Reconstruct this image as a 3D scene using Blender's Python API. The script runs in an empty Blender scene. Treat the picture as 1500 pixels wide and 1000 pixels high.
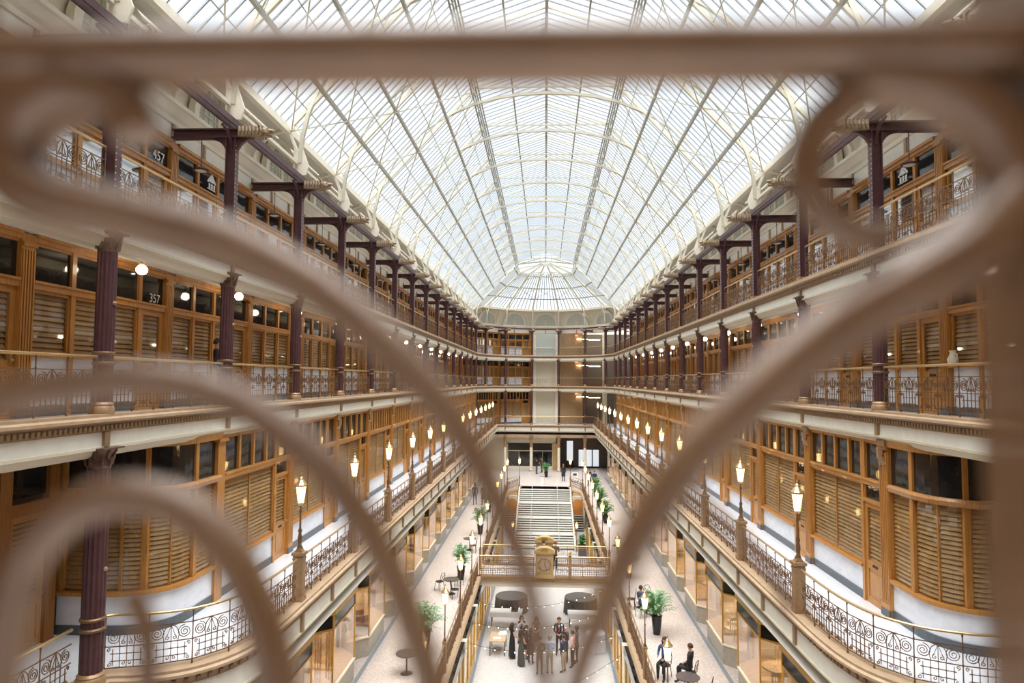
import bpy, bmesh, math, random
from mathutils import Vector, Matrix
random.seed(7)
PI = math.pi
EYE = 14.4                       # camera height above the lowest floor
def H(h): return h + EYE
FL0, FL1, FL2, FL3, FL4 = 0.0, H(-11.1), H(-5.45), H(-0.75), H(3.05)
B = 4.74                         # bay length
def YK(k): return 12.0 + B * k
YA = YK(14)                      # centre of the apse
col = bpy.context.scene.collection

# ------------------------------------------------------------------ materials
MATS = {}
def mat(name, base, rough=.5, metal=0, noise=None, scale=8, stretch=(1, 1, 1), bump=0, emit=None, es=0, spec=.5, coat=0):
    m = bpy.data.materials.new(name); m.use_nodes = True
    nt = m.node_tree; b = nt.nodes['Principled BSDF']
    b.inputs['Base Color'].default_value = (*base, 1)
    b.inputs['Roughness'].default_value = rough
    b.inputs['Metallic'].default_value = metal
    b.inputs['Specular IOR Level'].default_value = spec
    b.inputs['Coat Weight'].default_value = coat
    if emit:
        b.inputs['Emission Color'].default_value = (*emit, 1); b.inputs['Emission Strength'].default_value = es
    if noise:
        tc = nt.nodes.new('ShaderNodeTexCoord'); mp = nt.nodes.new('ShaderNodeMapping')
        mp.inputs['Scale'].default_value = stretch
        nz = nt.nodes.new('ShaderNodeTexNoise'); nz.inputs['Scale'].default_value = scale; nz.inputs['Detail'].default_value = 4
        cr = nt.nodes.new('ShaderNodeValToRGB')
        cr.color_ramp.elements[0].position = .3; cr.color_ramp.elements[1].position = .7
        cr.color_ramp.elements[0].color = (*noise, 1); cr.color_ramp.elements[1].color = (*base, 1)
        L = nt.links
        L.new(tc.outputs['Object'], mp.inputs[0]); L.new(mp.outputs[0], nz.inputs['Vector'])
        L.new(nz.outputs['Fac'], cr.inputs[0]); L.new(cr.outputs[0], b.inputs['Base Color'])
        if bump:
            bp = nt.nodes.new('ShaderNodeBump'); bp.inputs['Strength'].default_value = bump; bp.inputs['Distance'].default_value = .02
            L.new(nz.outputs['Fac'], bp.inputs['Height']); L.new(bp.outputs[0], b.inputs['Normal'])
    MATS[name] = m
    return m
def glassmat(name, tint, gloss=.08, rough=.02, fres=True):
    m = bpy.data.materials.new(name); m.use_nodes = True
    nt = m.node_tree; nt.nodes.clear(); L = nt.links
    out = nt.nodes.new('ShaderNodeOutputMaterial'); mx = nt.nodes.new('ShaderNodeMixShader')
    t = nt.nodes.new('ShaderNodeBsdfTransparent'); t.inputs[0].default_value = (*tint, 1)
    g = nt.nodes.new('ShaderNodeBsdfGlossy'); g.inputs['Roughness'].default_value = rough
    g.inputs[0].default_value = (.95, .95, .95, 1)
    if fres:
        f = nt.nodes.new('ShaderNodeFresnel'); f.inputs[0].default_value = 1.45
        L.new(f.outputs[0], mx.inputs[0])
    else: mx.inputs[0].default_value = gloss
    L.new(t.outputs[0], mx.inputs[1]); L.new(g.outputs[0], mx.inputs[2]); L.new(mx.outputs[0], out.inputs[0])
    MATS[name] = m
def voromat(name, c1, c2, scale, rough=.5):
    m = mat(name, c1, rough)
    nt = m.node_tree; b = nt.nodes['Principled BSDF']
    tc = nt.nodes.new('ShaderNodeTexCoord'); v = nt.nodes.new('ShaderNodeTexVoronoi'); v.inputs['Scale'].default_value = scale
    mx = nt.nodes.new('ShaderNodeMix'); mx.data_type = 'RGBA'
    mx.inputs[6].default_value = (*c1, 1); mx.inputs[7].default_value = (*c2, 1)
    sep = nt.nodes.new('ShaderNodeSeparateColor'); L = nt.links
    L.new(tc.outputs['Object'], v.inputs['Vector']); L.new(v.outputs['Color'], sep.inputs[0])
    L.new(sep.outputs[0], mx.inputs[0]); L.new(mx.outputs[2], b.inputs['Base Color'])

mat('wood', (.56, .27, .065), .38, noise=(.40, .165, .032), scale=5, stretch=(6, 6, .5), coat=.15)
mat('wood_deep', (.36, .15, .035), .4, noise=(.24, .09, .02), scale=5, stretch=(6, 6, .5))
mat('wood_panel', (.42, .28, .15), .5, noise=(.30, .19, .09), scale=4, stretch=(5, 5, .4))
mat('iron', (.105, .045, .048), .42, metal=.15, noise=(.075, .032, .036), scale=6)
mat('capital', (.20, .12, .085), .5, metal=.3, noise=(.10, .055, .04), scale=30)
mat('bronze', (.25, .145, .075), .42, metal=.45, noise=(.17, .09, .045), scale=12)
mat('bronze_pale', (.42, .27, .15), .42, metal=.3, noise=(.33, .20, .10), scale=9)
mat('brass', (.62, .44, .22), .3, metal=.7)
mat('gold', (.72, .45, .10), .3, metal=.7, noise=(.5, .28, .04), scale=40)
mat('tan', (.50, .36, .235), .5, noise=(.42, .29, .18), scale=5)
mat('dentil', (.33, .22, .125), .5, metal=.15)
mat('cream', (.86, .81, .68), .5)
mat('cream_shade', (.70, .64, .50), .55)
mat('cream_panel', (.90, .89, .82), .45, noise=(.83, .82, .73), scale=4)
mat('purlin', (.30, .29, .245), .6)
mat('glazing_bar', (.36, .39, .43), .5)
mat('roof_steel', (.60, .57, .46), .5)
mat('marble', (.82, .84, .88), .25, noise=(.70, .72, .78), scale=3, stretch=(1, 1, 2))
mat('slate', (.085, .10, .115), .35)
mat('slate_strip', (.22, .25, .28), .4)
mat('tile_white', (.74, .75, .78), .3, noise=(.67, .68, .71), scale=3)
voromat('terrazzo', (.66, .60, .565), (.47, .40, .37), 22, .35)
voromat('terrazzo_pale', (.58, .555, .54), (.44, .415, .40), 22, .35)
mat('plaster', (.86, .82, .74), .7)
mat('soffit', (.90, .87, .80), .7)
mat('warm_wall', (.66, .56, .42), .7)
mat('table_dark', (.09, .075, .07), .3)
mat('dark_wall', (.10, .075, .055), .7)
mat('stone', (.44, .41, .35), .4, noise=(.36, .33, .27), scale=7)
mat('black', (.012, .012, .013), .3)
mat('black_metal', (.02, .02, .022), .4, metal=.3)
mat('sign_black', (.012, .011, .010), .12)
mat('white_sign', (.85, .86, .86), .5)
glassmat('skyglass', (.93, .955, .975), .05, .05, fres=False)
glassmat('glass', (.90, .90, .86))
glassmat('glass_shop', (.95, .94, .92), .42, .05, fres=False)
glassmat('glass_side', (.94, .93, .91), .09, .03, fres=False)
mat('glass_dark', (.012, .013, .014), .05, spec=.6, noise=(.02, .02, .02), scale=3, bump=.12)
mat('blind', (.60, .40, .19), .5, noise=(.50, .31, .13), scale=3)
mat('lamp', (1, .85, .6), .5, emit=(1, .64, .26), es=3.0)
mat('globe', (1, .9, .75), .5, emit=(1, .84, .6), es=8)
mat('bulb', (1, .9, .7), .5, emit=(1, .85, .55), es=5)
mat('tube_light', (1, .9, .75), .5, emit=(1, .86, .62), es=7)
mat('daylight', (.9, .95, 1), .5, emit=(.85, .93, 1), es=.22)
mat('exit_red', (.8, .1, .05), .5, emit=(1, .12, .05), es=1.5)
mat('gargoyle', (.40, .30, .19), .7, noise=(.20, .14, .085), scale=14, bump=.8)
mat('cloth_grey', (.085, .08, .075), .6, noise=(.06, .055, .05), scale=6)
mat('cloth_white', (.84, .86, .92), .7)
mat('table_wood', (.55, .38, .22), .5, noise=(.45, .3, .16), scale=6)
mat('paper', (.88, .88, .86), .7)
mat('skin', (.60, .34, .23), .5); mat('skin_dark', (.16, .085, .055), .5)
mat('leaf', (.16, .36, .13), .6, noise=(.09, .24, .08), scale=20)
mat('leaf_pale', (.30, .50, .28), .6, noise=(.16, .34, .15), scale=20)
mat('flag_red', (.55, .06, .05), .7); mat('flag_white', (.85, .82, .78), .7); mat('flag_blue', (.03, .05, .2), .7)
mat('orange_wall', (.60, .36, .14), .6)
mat('leather', (.17, .035, .03), .4)
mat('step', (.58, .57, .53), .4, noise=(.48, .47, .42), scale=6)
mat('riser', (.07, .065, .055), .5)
for nm, c in dict(c_black=(.012, .012, .014), c_grey=(.07, .068, .066), c_shawl=(.42, .40, .45), c_maroon=(.085, .035, .03), c_olive=(.19, .14, .085),
                  c_ltblue=(.46, .53, .68), c_khaki=(.42, .33, .22), c_navy=(.03, .045, .10), c_suit=(.03, .03, .034), c_white=(.8, .8, .8),
                  c_tie=(.5, .06, .06), c_pink=(.75, .42, .42), c_slate=(.10, .10, .12), c_jeans=(.08, .12, .22), c_brownhair=(.05, .025, .015),
                  c_redhair=(.35, .10, .05), c_coat=(.03, .03, .03), c_blue=(.05, .09, .2), c_greyhair=(.3, .27, .24), c_brown=(.12, .07, .04),
                  c_shoe=(.015, .012, .01)).items():
    mat(nm, c, .75)

# ------------------------------------------------------------------ mesh builder
class MB:
    def __init__(s): s.v = []; s.f = []; s.m = []; s.cur = 0
    def add(s, vs, fs, mi=None):
        b = len(s.v); s.v.extend([tuple(p) for p in vs]); s.f.extend([tuple(b + i for i in f) for f in fs])
        s.m.extend([s.cur if mi is None else mi] * len(fs)); return s
    def box(s, x0, x1, y0, y1, z0, z1, mi=None):
        if x0 > x1: x0, x1 = x1, x0
        if y0 > y1: y0, y1 = y1, y0
        return s.add([(x0, y0, z0), (x1, y0, z0), (x1, y1, z0), (x0, y1, z0), (x0, y0, z1), (x1, y0, z1), (x1, y1, z1), (x0, y1, z1)],
                     [(0, 3, 2, 1), (4, 5, 6, 7), (0, 1, 5, 4), (1, 2, 6, 5), (2, 3, 7, 6), (3, 0, 4, 7)], mi)
    def prism(s, poly, a, b, axis='z', mi=None):
        """poly of 2d points extruded from a to b along an axis"""
        n = len(poly)
        def P(p, t):
            if axis == 'z': return (p[0], p[1], t)
            if axis == 'y': return (p[0], t, p[1])
            return (t, p[0], p[1])
        vs = [P(p, a) for p in poly] + [P(p, b) for p in poly]
        fs = [tuple(range(n))[::-1], tuple(range(n, 2 * n))] + [(i, (i + 1) % n, n + (i + 1) % n, n + i) for i in range(n)]
        return s.add(vs, fs, mi)
    def lathe(s, prof, c=(0, 0, 0), n=12, mi=None, axis=None):
        vs = []; fs = []
        for r, z in prof:
            for i in range(n):
                a = 2 * PI * i / n; vs.append((c[0] + r * math.cos(a), c[1] + r * math.sin(a), c[2] + z))
        m = len(prof)
        for j in range(m - 1):
            for i in range(n):
                k = (i + 1) % n; fs.append((j * n + i, j * n + k, (j + 1) * n + k, (j + 1) * n + i))
        fs.append(tuple(range(n))[::-1]); fs.append(tuple((m - 1) * n + i for i in range(n)))
        return s.add(vs, fs, mi)
    def tube(s, pts, r, n=6, mi=None, closed=False, up=None, flat=1.0):
        pts = [Vector(p) for p in pts]; m = len(pts)
        rs = r if isinstance(r, (list, tuple)) else [r] * m
        vs = []; fs = []
        t0 = (pts[1] - pts[0]).normalized()
        u = Vector(up) if up else (Vector((0, 0, 1)) if abs(t0.z) < .9 else Vector((1, 0, 0)))
        for j in range(m):
            if closed: t = pts[(j + 1) % m] - pts[j - 1]
            else: t = pts[min(j + 1, m - 1)] - pts[max(j - 1, 0)]
            if t.length < 1e-9: t = t0
            t.normalize()
            a = u - t * u.dot(t)
            if a.length < 1e-4: a = Vector((1, 0, 0)) - t * t.x
            a.normalize(); b = t.cross(a)
            if not up: u = a
            for i in range(n):
                an = 2 * PI * (i + .5) / n
                vs.append(pts[j] + a * (math.cos(an) * rs[j] * flat) + b * (math.sin(an) * rs[j]))
        for j in range(m if closed else m - 1):
            q = (j + 1) % m
            for i in range(n):
                k = (i + 1) % n; fs.append((j * n + i, j * n + k, q * n + k, q * n + i))
        if not closed: fs.append(tuple(range(n))[::-1]); fs.append(tuple((m - 1) * n + i for i in range(n)))
        return s.add(vs, fs, mi)
    def ball(s, c, r, n=8, mi=None):
        rx, ry, rz = r if isinstance(r, (tuple, list)) else (r, r, r)
        vs = []; fs = []; m = max(3, n // 2)
        vs.append((c[0], c[1], c[2] - rz))
        for j in range(1, m):
            p = -PI / 2 + PI * j / m
            for i in range(n):
                a = 2 * PI * i / n; vs.append((c[0] + rx * math.cos(p) * math.cos(a), c[1] + ry * math.cos(p) * math.sin(a), c[2] + rz * math.sin(p)))
        vs.append((c[0], c[1], c[2] + rz)); top = len(vs) - 1
        for i in range(n):
            k = (i + 1) % n; fs.append((0, 1 + k, 1 + i)); fs.append((top, top - n + i, top - n + k))
        for j in range(m - 2):
            for i in range(n):
                k = (i + 1) % n; a = 1 + j * n; fs.append((a + i, a + k, a + n + k, a + n + i))
        return s.add(vs, fs, mi)
    def quad(s, a, b, c, d, mi=None): return s.add([a, b, c, d], [(0, 1, 2, 3)], mi)
    def mesh(s, name, mats, smooth=False):
        me = bpy.data.meshes.new(name); me.from_pydata(s.v, [], s.f)
        for m in ([mats] if isinstance(mats, str) else mats): me.materials.append(MATS[m])
        if len(me.materials) > 1: me.polygons.foreach_set('material_index', s.m)
        if smooth: me.polygons.foreach_set('use_smooth', [True] * len(me.polygons)); me.set_sharp_from_angle(angle=math.radians(40))
        me.update(); return me
    def obj(s, name, mats, parent=None, smooth=False, loc=None):
        o = bpy.data.objects.new(name, s.mesh(name, mats, smooth)); col.objects.link(o)
        if parent: o.parent = parent
        if loc: o.location = loc
        return o
def inst(name, me, parent=None, loc=(0, 0, 0), rz=0, scale=None):
    o = bpy.data.objects.new(name, me); col.objects.link(o); o.location = loc; o.rotation_euler[2] = rz
    if scale: o.scale = scale
    if parent: o.parent = parent
    return o
def tag(o, label=None, cat=None, group=None, kind=None):
    if label: o['label'] = label
    if cat: o['category'] = cat
    if group: o['group'] = group
    if kind: o['kind'] = kind
    return o
def thing(name, label, cat, loc=(0, 0, 0), rz=0, group=None):
    o = bpy.data.objects.new(name, None); col.objects.link(o); o.empty_display_size = .1
    o.location = loc; o.rotation_euler[2] = rz
    return tag(o, label, cat, group)
def struct(name, mb, m, smooth=False, parent=None):
    o = mb.obj(name, m, parent, smooth)
    if not parent: o['kind'] = 'structure'
    return o
KIDS = {}
def copy_tree(src, loc, rz, label, scale=None):
    r = src.copy(); col.objects.link(r); r.location = loc; r.rotation_euler = (0, 0, rz)
    if scale: r.scale = scale
    r['label'] = label
    if src.name not in KIDS: KIDS[src.name] = [(c, list(c.children)) for c in src.children]
    for c, gs in KIDS[src.name]:
        d = c.copy(); col.objects.link(d); d.parent = r
        for g in gs:
            e = g.copy(); col.objects.link(e); e.parent = d
    return r
ORD = 'first second third fourth fifth sixth seventh eighth ninth tenth eleventh twelfth thirteenth fourteenth fifteenth sixteenth seventeenth eighteenth nineteenth twentieth'.split()
def smooth_path(pts, sub=4):
    out = []; P = [Vector(p) for p in pts]; n = len(P)
    for i in range(n - 1):
        a = P[max(i - 1, 0)]; b = P[i]; c = P[i + 1]; d = P[min(i + 2, n - 1)]
        for k in range(sub):
            t = k / sub
            out.append(.5 * ((2 * b) + (c - a) * t + (2 * a - 5 * b + 4 * c - d) * t * t + (3 * b - a - 3 * c + d) * t ** 3))
    out.append(P[-1]); return out
def sweep(mb, path, prof, closed_prof=True, mi=None):
    """path: 2d points; prof: (offset to the left of travel, z)"""
    P = [Vector(p) for p in path]; n = len(P); vs = []; fs = []; m = len(prof)
    for i in range(n):
        d1 = (P[i] - P[i - 1]).normalized() if i else (P[1] - P[0]).normalized()
        d2 = (P[i + 1] - P[i]).normalized() if i < n - 1 else d1
        n1 = Vector((-d1.y, d1.x)); n2 = Vector((-d2.y, d2.x)); q = (n1 + n2).normalized()
        q = q / max(.4, q.dot(n1))
        for o, z in prof: vs.append((P[i].x + q.x * o, P[i].y + q.y * o, z))
    for i in range(n - 1):
        for j in range(m if closed_prof else m - 1):
            k = (j + 1) % m; fs.append((i * m + j, (i + 1) * m + j, (i + 1) * m + k, i * m + k))
    if closed_prof: fs.append(tuple(range(m))); fs.append(tuple((n - 1) * m + j for j in range(m))[::-1])
    mb.add(vs, fs, mi)

# ------------------------------------------------------------------ plan
ANG = [0, 26, 52, 78, 102, 128, 154, 180]
def ring(r, z=None, cy=YA):
    p = [(r * math.cos(math.radians(a)), cy + r * math.sin(math.radians(a))) for a in ANG]
    return p if z is None else [(x, y, z) for x, y in p]
Y0 = -3.0
P8 = [(8, Y0)] + ring(8.0) + [(-8, Y0)]
P96 = [(9.6, Y0)] + ring(9.6) + [(-9.6, Y0)]
BOW = [tuple(p) for p in smooth_path([(8.2, 11.7), (8.05, 12.45), (7.4, 12.62), (6.72, 12.95), (6.25, 13.6), (6.05, 14.5), (6.0, 15.6)], 4)]
YB = 84.4
P2 = [(8.2, Y0)] + BOW + [(6.0, YB)]
P2 = P2 + [(-x, y) for x, y in P2[::-1]]
YE = 89.0                        # far outer wall

# ------------------------------------------------------------------ shell
def slab(z_top, z_bot, inner_poly_fn, name, topm, botm):
    a = MB(); b = MB()
    inner_poly_fn(a, z_top); inner_poly_fn(b, z_bot)
    struct('floor', a, topm).name = 'floor_' + name
    struct('ceiling', b, botm).name = 'ceiling_' + name
def upper_plan(mb, z):
    for s in (1, -1):
        mb.quad((s * 8, Y0, z), (s * 10.8, Y0, z), (s * 10.8, YA, z), (s * 8, YA, z))
    r = ring(8.0, z); q = ring(11.5, z)
    q = [(max(-10.8, min(10.8, x)), y, z_) for x, y, z_ in q]
    for i in range(len(r) - 1): mb.quad(r[i], q[i], q[i + 1], r[i + 1])
def g2_plan(mb, z):
    for s in (1, -1):
        mb.quad((s * 8.2, Y0, z), (s * 10.8, Y0, z), (s * 10.8, 11.7, z), (s * 8.2, 11.7, z))
        mb.quad((s * 6, 15.6, z), (s * 10.8, 15.6, z), (s * 10.8, YB, z), (s * 6, YB, z))
        pts = [(s * x, y, z) for x, y in BOW]
        for i in range(len(pts) - 1):
            mb.quad(pts[i], (s * 10.8, pts[i][1], z), (s * 10.8, pts[i + 1][1], z), pts[i + 1])
    mb.quad((-10.8, YB, z), (10.8, YB, z), (10.8, YE, z), (-10.8, YE, z))
slab(FL4, H(2.66), upper_plan, 'top_gallery', 'tile_white', 'soffit')
slab(FL3, H(-1.3), upper_plan, 'middle_gallery', 'tile_white', 'soffit')
slab(FL2, H(-6.62), g2_plan, 'lamp_gallery', 'tile_white', 'soffit')
# first floor promenade with its long opening, lowest floor
a = MB()
XO = 3.75; YO0, YO1 = 4.0, 72.7
def g1_plan(mb, z):
    for s in (1, -1):
        mb.quad((s * XO, Y0, z), (s * 10.8, Y0, z), (s * 10.8, YO1, z), (s * XO, YO1, z))
        mb.quad((s * XO, 68.6, z), (s * XO, YO1, z), (s * 2.6, YO1, z), (s * 2.95, 70.2, z))
    mb.quad((-XO, Y0, z), (XO, Y0, z), (XO, YO0, z), (-XO, YO0, z))
    mb.quad((-10.8, YO1, z), (10.8, YO1, z), (10.8, YE, z), (-10.8, YE, z))
g1_plan(a, FL1); struct('floor_promenade', a, 'terrazzo')
b = MB(); g1_plan(b, FL1 - .45); struct('ceiling_promenade', b, 'soffit')
a = MB().quad((-10.8, Y0, 0), (10.8, Y0, 0), (10.8, YE, 0), (-10.8, YE, 0)); struct('floor', a, 'terrazzo_pale')
# slate strips along the shopfronts
a = MB()
for s in (1, -1):
    a.box(s * 6.86, s * 7.02, 10, YA + 2, FL1, FL1 + .012); a.box(s * 3.40, s * 3.52, 6, 59, 0, .012)
struct('trim_1', a, 'slate_strip')
# outer walls
a = MB().box(10.8, 11, Y0, YE, 0, H(8.9)); struct('wall_right', a, 'plaster')
a = MB().box(-11, -10.8, Y0, YE, 0, H(8.9)); struct('wall_left', a, 'plaster')
a = MB().box(-11, 11, YE, YE + .2, 0, H(9.4)); struct('wall_far', a, 'plaster')
a = MB().box(-11, 11, Y0 - .2, Y0, 0, H(15)); struct('wall_near', a, 'wood_deep')
# unseen backing walls added behind the gallery shopfronts to stop light leaking through
a = MB()
for s in (1, -1):
    a.box(s * 9.72, s * 9.8, Y0, YA, FL3, H(2.66)); a.box(s * 9.72, s * 9.8, Y0, YA, FL4, H(6.2))
    a.box(s * 8.24, s * 8.32, 16.7, YA + 5, FL2, H(-1.3)); a.box(s * 10.42, s * 10.5, Y0, 14.4, FL2, H(-1.3))
struct('wall_light_stop', a, 'dark_wall')
# frieze, cornice and attic wall over the top gallery shops
a = MB(); sweep(a, P96, [(-.12, H(6.0)), (.02, H(6.0)), (.02, H(6.5)), (-.12, H(6.5))]); struct('trim_2', a, 'cream_panel')
a = MB(); sweep(a, P96, [(-.12, H(6.5)), (.07, H(6.5)), (.1, H(6.6)), (.18, H(6.66)), (.3, H(6.82)), (.36, H(6.85)), (.36, H(6.95)), (-.12, H(6.97))]); struct('trim_3', a, 'cream')
a = MB(); sweep(a, P96, [(-.12, H(6.0)), (.05, H(5.97)), (.05, H(6.06)), (-.12, H(6.06))])
for s in (1, -1):
    for k in range(-2, 14):
        for j in range(3):
            y = YK(k) + B * j / 3; a.box(s * 9.52, s * 9.6, y - .05, y + .05, H(6.06), H(6.5))
for i in range(7):
    p, q = ring(9.6)[i], ring(9.6)[i + 1]
    for t in (0, .5): a.box(p[0] + (q[0] - p[0]) * t - .06, p[0] + (q[0] - p[0]) * t + .06, p[1] + (q[1] - p[1]) * t - .1, p[1] + (q[1] - p[1]) * t + .06, H(6.06), H(6.5))
struct('trim_4', a, 'tan')
a = MB(); sweep(a, P96, [(-.25, H(6.9)), (-.12, H(6.9)), (-.12, H(9.15)), (-.25, H(9.15))]); struct('wall_attic', a, 'cream')

# fascias -------------------------------------------------------------
def fascia(path, zt, tall, n0):
    """zt = curb top"""
    a = MB(); sweep(a, path, [(-.22, zt - .13), (-.22, zt), (.2, zt), (.2, zt - .05), (.26, zt - .08), (.26, zt - .13)])
    struct('trim_%d' % n0, a, 'tan')
    a = MB(); sweep(a, path, [(-.1, zt - .32), (-.1, zt - .12), (.22, zt - .13), (.16, zt - .17), (.12, zt - .28), (.12, zt - .32)])
    # dentils
    P = [Vector(p) for p in path]
    for i in range(len(P) - 1):
        d = P[i + 1] - P[i]; L = d.length
        if L < .3 and n0 != 9: pass
        d.normalize(); nn = Vector((-d.y, d.x)); m = int(L / .12)
        for j in range(m):
            if P[i].y + d.y * .12 * j > 62 or P[i].y + d.y * .12 * j < 8: continue
            c = P[i] + d * (.12 * j + .06)
            q = [c + d * .035 + nn * .1, c - d * .035 + nn * .1, c - d * .035 + nn * .175, c + d * .035 + nn * .175]
            a.prism([(v.x, v.y) for v in q], zt - .28, zt - .2)
    struct('trim_%d' % (n0 + 1), a, 'dentil')
    a = MB(); z = zt - .32; sweep(a, path, [(-.1, z - tall), (-.1, z), (.08, z), (.08, z - tall)])
    struct('trim_%d' % (n0 + 2), a, 'cream_panel')
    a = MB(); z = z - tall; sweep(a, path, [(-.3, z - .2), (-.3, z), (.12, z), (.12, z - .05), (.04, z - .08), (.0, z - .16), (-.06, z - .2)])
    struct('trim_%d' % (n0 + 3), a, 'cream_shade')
fascia(P8, H(3.16), .26, 5)
fascia(P8, H(-.65), .26, 9)
fascia(P2, H(-5.4), .42, 13)
def blocks(n0, spots, zt, tall):
    a = MB()
    for x, y, s in spots:
        if s: a.box(x - s * .05, x - s * .14, y - .07, y + .07, zt - .32 - tall, zt - .32)
        else: a.box(x - .07, x + .07, y - .14, y - .05, zt - .32 - tall, zt - .32)
    struct('trim_%d' % n0, a, 'dentil')
sp8 = [(s * 8, YK(k) , s) for s in (1, -1) for k in range(-1, 15)] + [(x, y, 0) for x, y in ring(8.0)[2:6]]
blocks(17, sp8, H(3.16), .26); blocks(18, sp8, H(-.65), .26)
sp2 = [(s * 6, YK(k) + d, s) for s in (1, -1) for k in range(1, 15) for d in (0, B / 2)] + [(x, YB, 0) for x in (-4.9, -1.7, 1.7, 4.9)]
blocks(19, sp2, H(-5.4), .42)
# edge of the long opening in the promenade
PO = [(XO, YO0), (XO, 68.6), (2.95, 70.2), (2.6, YO1)]
n = 20
for s in (1, -1):
    path = PO if s == 1 else [(-x, y) for x, y in PO[::-1]]
    a = MB(); z = FL1
    sweep(a, path, [(-.2, z - .02), (-.2, z + .1), (.14, z + .1), (.2, z), (.2, z - .1), (.1, z - .14)]); struct('trim_%d' % n, a, 'tan')
    a = MB(); sweep(a, path, [(-.2, z - .5), (-.2, z - .14), (.08, z - .14), (.08, z - .46), (.02, z - .5)]); struct('trim_%d' % (n + 1), a, 'cream_panel')
    n += 2

# ------------------------------------------------------------------ scroll railings
def spiral(c, r, turns, a0, sg, n=26):
    out = []
    for i in range(n + 1):
        t = i / n; rr = r * (1 - .86 * t); a = a0 + sg * t * turns * 2 * PI
        out.append((0, c[0] + rr * math.cos(a), c[1] + rr * math.sin(a)))
    return out
PW, PH = .75, 1.0
def panel_mesh(detail):
    a = MB(); r = .0085; n = 4
    def T(pts, rr=r): a.tube(pts, rr, n, up=(1, 0, 0), flat=1.2)
    for z in (.08, .46, .78): T([(0, -PW / 2, z), (0, PW / 2, z)], .011)
    ns = 26 if detail else 12
    for s in (-1, 1):
        T(spiral((s * .235, .62), .125, 2.4 if detail else 1.6, PI / 2, s, ns))
        T([(0, s * .12, .47), (0, s * .14, .60), (0, s * .10, .70), (0, s * .03, .76), (0, 0, .77)])
        T(spiral((s * .055, .53), .045, 1.2, PI / 2, -s, 8))
        T([(0, 0, .75), (0, s * .05, .62), (0, s * .1, .5)], .006)
        T(spiral((s * .30, .41), .04, 1.2, -PI / 2, s, 8)); T(spiral((s * .30, .14), .04, 1.2, PI / 2, s, 8))
        T([(0, s * .24, .12), (0, s * .24, .42)]); T([(0, s * .12, .08), (0, s * .12, .46)])
        T(spiral((s * .06, .16), .04, 1.1, PI / 2, s, 8)); 
    T([(0, 0, .08), (0, 0, .78)])
    for z in (.2, .33):
        T([(0, -.28, z), (0, .28, z)])
        if detail:
            for y in (-.24, -.12, 0, .12, .24): a.ball((0, y, z), .019, 4)
    return a.mesh('scroll_panel', 'bronze')
PANEL = [panel_mesh(True), panel_mesh(False)]
a = MB(); a.lathe([(.017, 0), (.022, .03), (.013, .07), (.012, .44), (.022, .46), (.012, .49), (.012, .76), (.02, .79), (.011, .82), (.011, .95), (.02, .975), (.012, 1.0)], n=6)
POST = a.mesh('post', 'bronze', True)
def hand_mesh(L):
    a = MB(); a.tube([(0, 0, 1.02), (0, L, 1.02)], .027, 8); return a.mesh('handrail', 'brass', True)
HR = {}
def rail_section(p, q, z, label, group, npan=6, detail=0, hr=1.0, ends=(True, False)):
    p = Vector(p); q = Vector(q); d = q - p; L = d.length; rz = math.atan2(-d.x, d.y)
    r = thing('balcony_railing', label, 'railing', (p.x, p.y, z), rz, group)
    if hr != 1.0: r.scale = (1, 1, hr)
    key = round(L, 2)
    if key not in HR: HR[key] = hand_mesh(L)
    inst('handrail', HR[key], r)
    w = L / npan
    for i in range(npan):
        inst('scroll_panel', PANEL[detail], r, (0, w * (i + .5), 0), 0, (1, w / PW, 1))
        if i or ends[0]: inst('post', POST, r, (0, w * i, 0))
    if ends[1]: inst('post', POST, r, (0, L, 0))
    return r
SIDE = {1: 'right', -1: 'left'}
def sidename(s): return 'right-hand' if s == 1 else 'left-hand'
for s in (1, -1):
    for lv, nm in ((4, 'top'), (3, 'middle')):
        z = H(3.16) if lv == 4 else H(-.65)
        for k in range(-1, 14):
            rail_section((s * 8, YK(k) + .18), (s * 8, YK(k + 1) - .18), z,
                         'scrollwork railing of the %s gallery on the %s, %s bay from the camera' % (nm, SIDE[s], ORD[k + 1]),
                         '%s gallery railings on the %s' % (nm, SIDE[s]), 6, 0 if k < 6 else 1, ends=(True, True))
for lv, nm in ((4, 'top'), (3, 'middle')):
    z = H(3.16) if lv == 4 else H(-.65); rr = ring(8.0)
    for i in range(7):
        e0, e1 = Vector(rr[i]).lerp(Vector(rr[i + 1]), .02), Vector(rr[i]).lerp(Vector(rr[i + 1]), .98)
        rail_section(e0, e1, z, 'plain railing of the %s gallery across the far end, %s bay from the right' % (nm, ORD[i]), '%s gallery railings at the far end' % nm, 5, 1)
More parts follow.
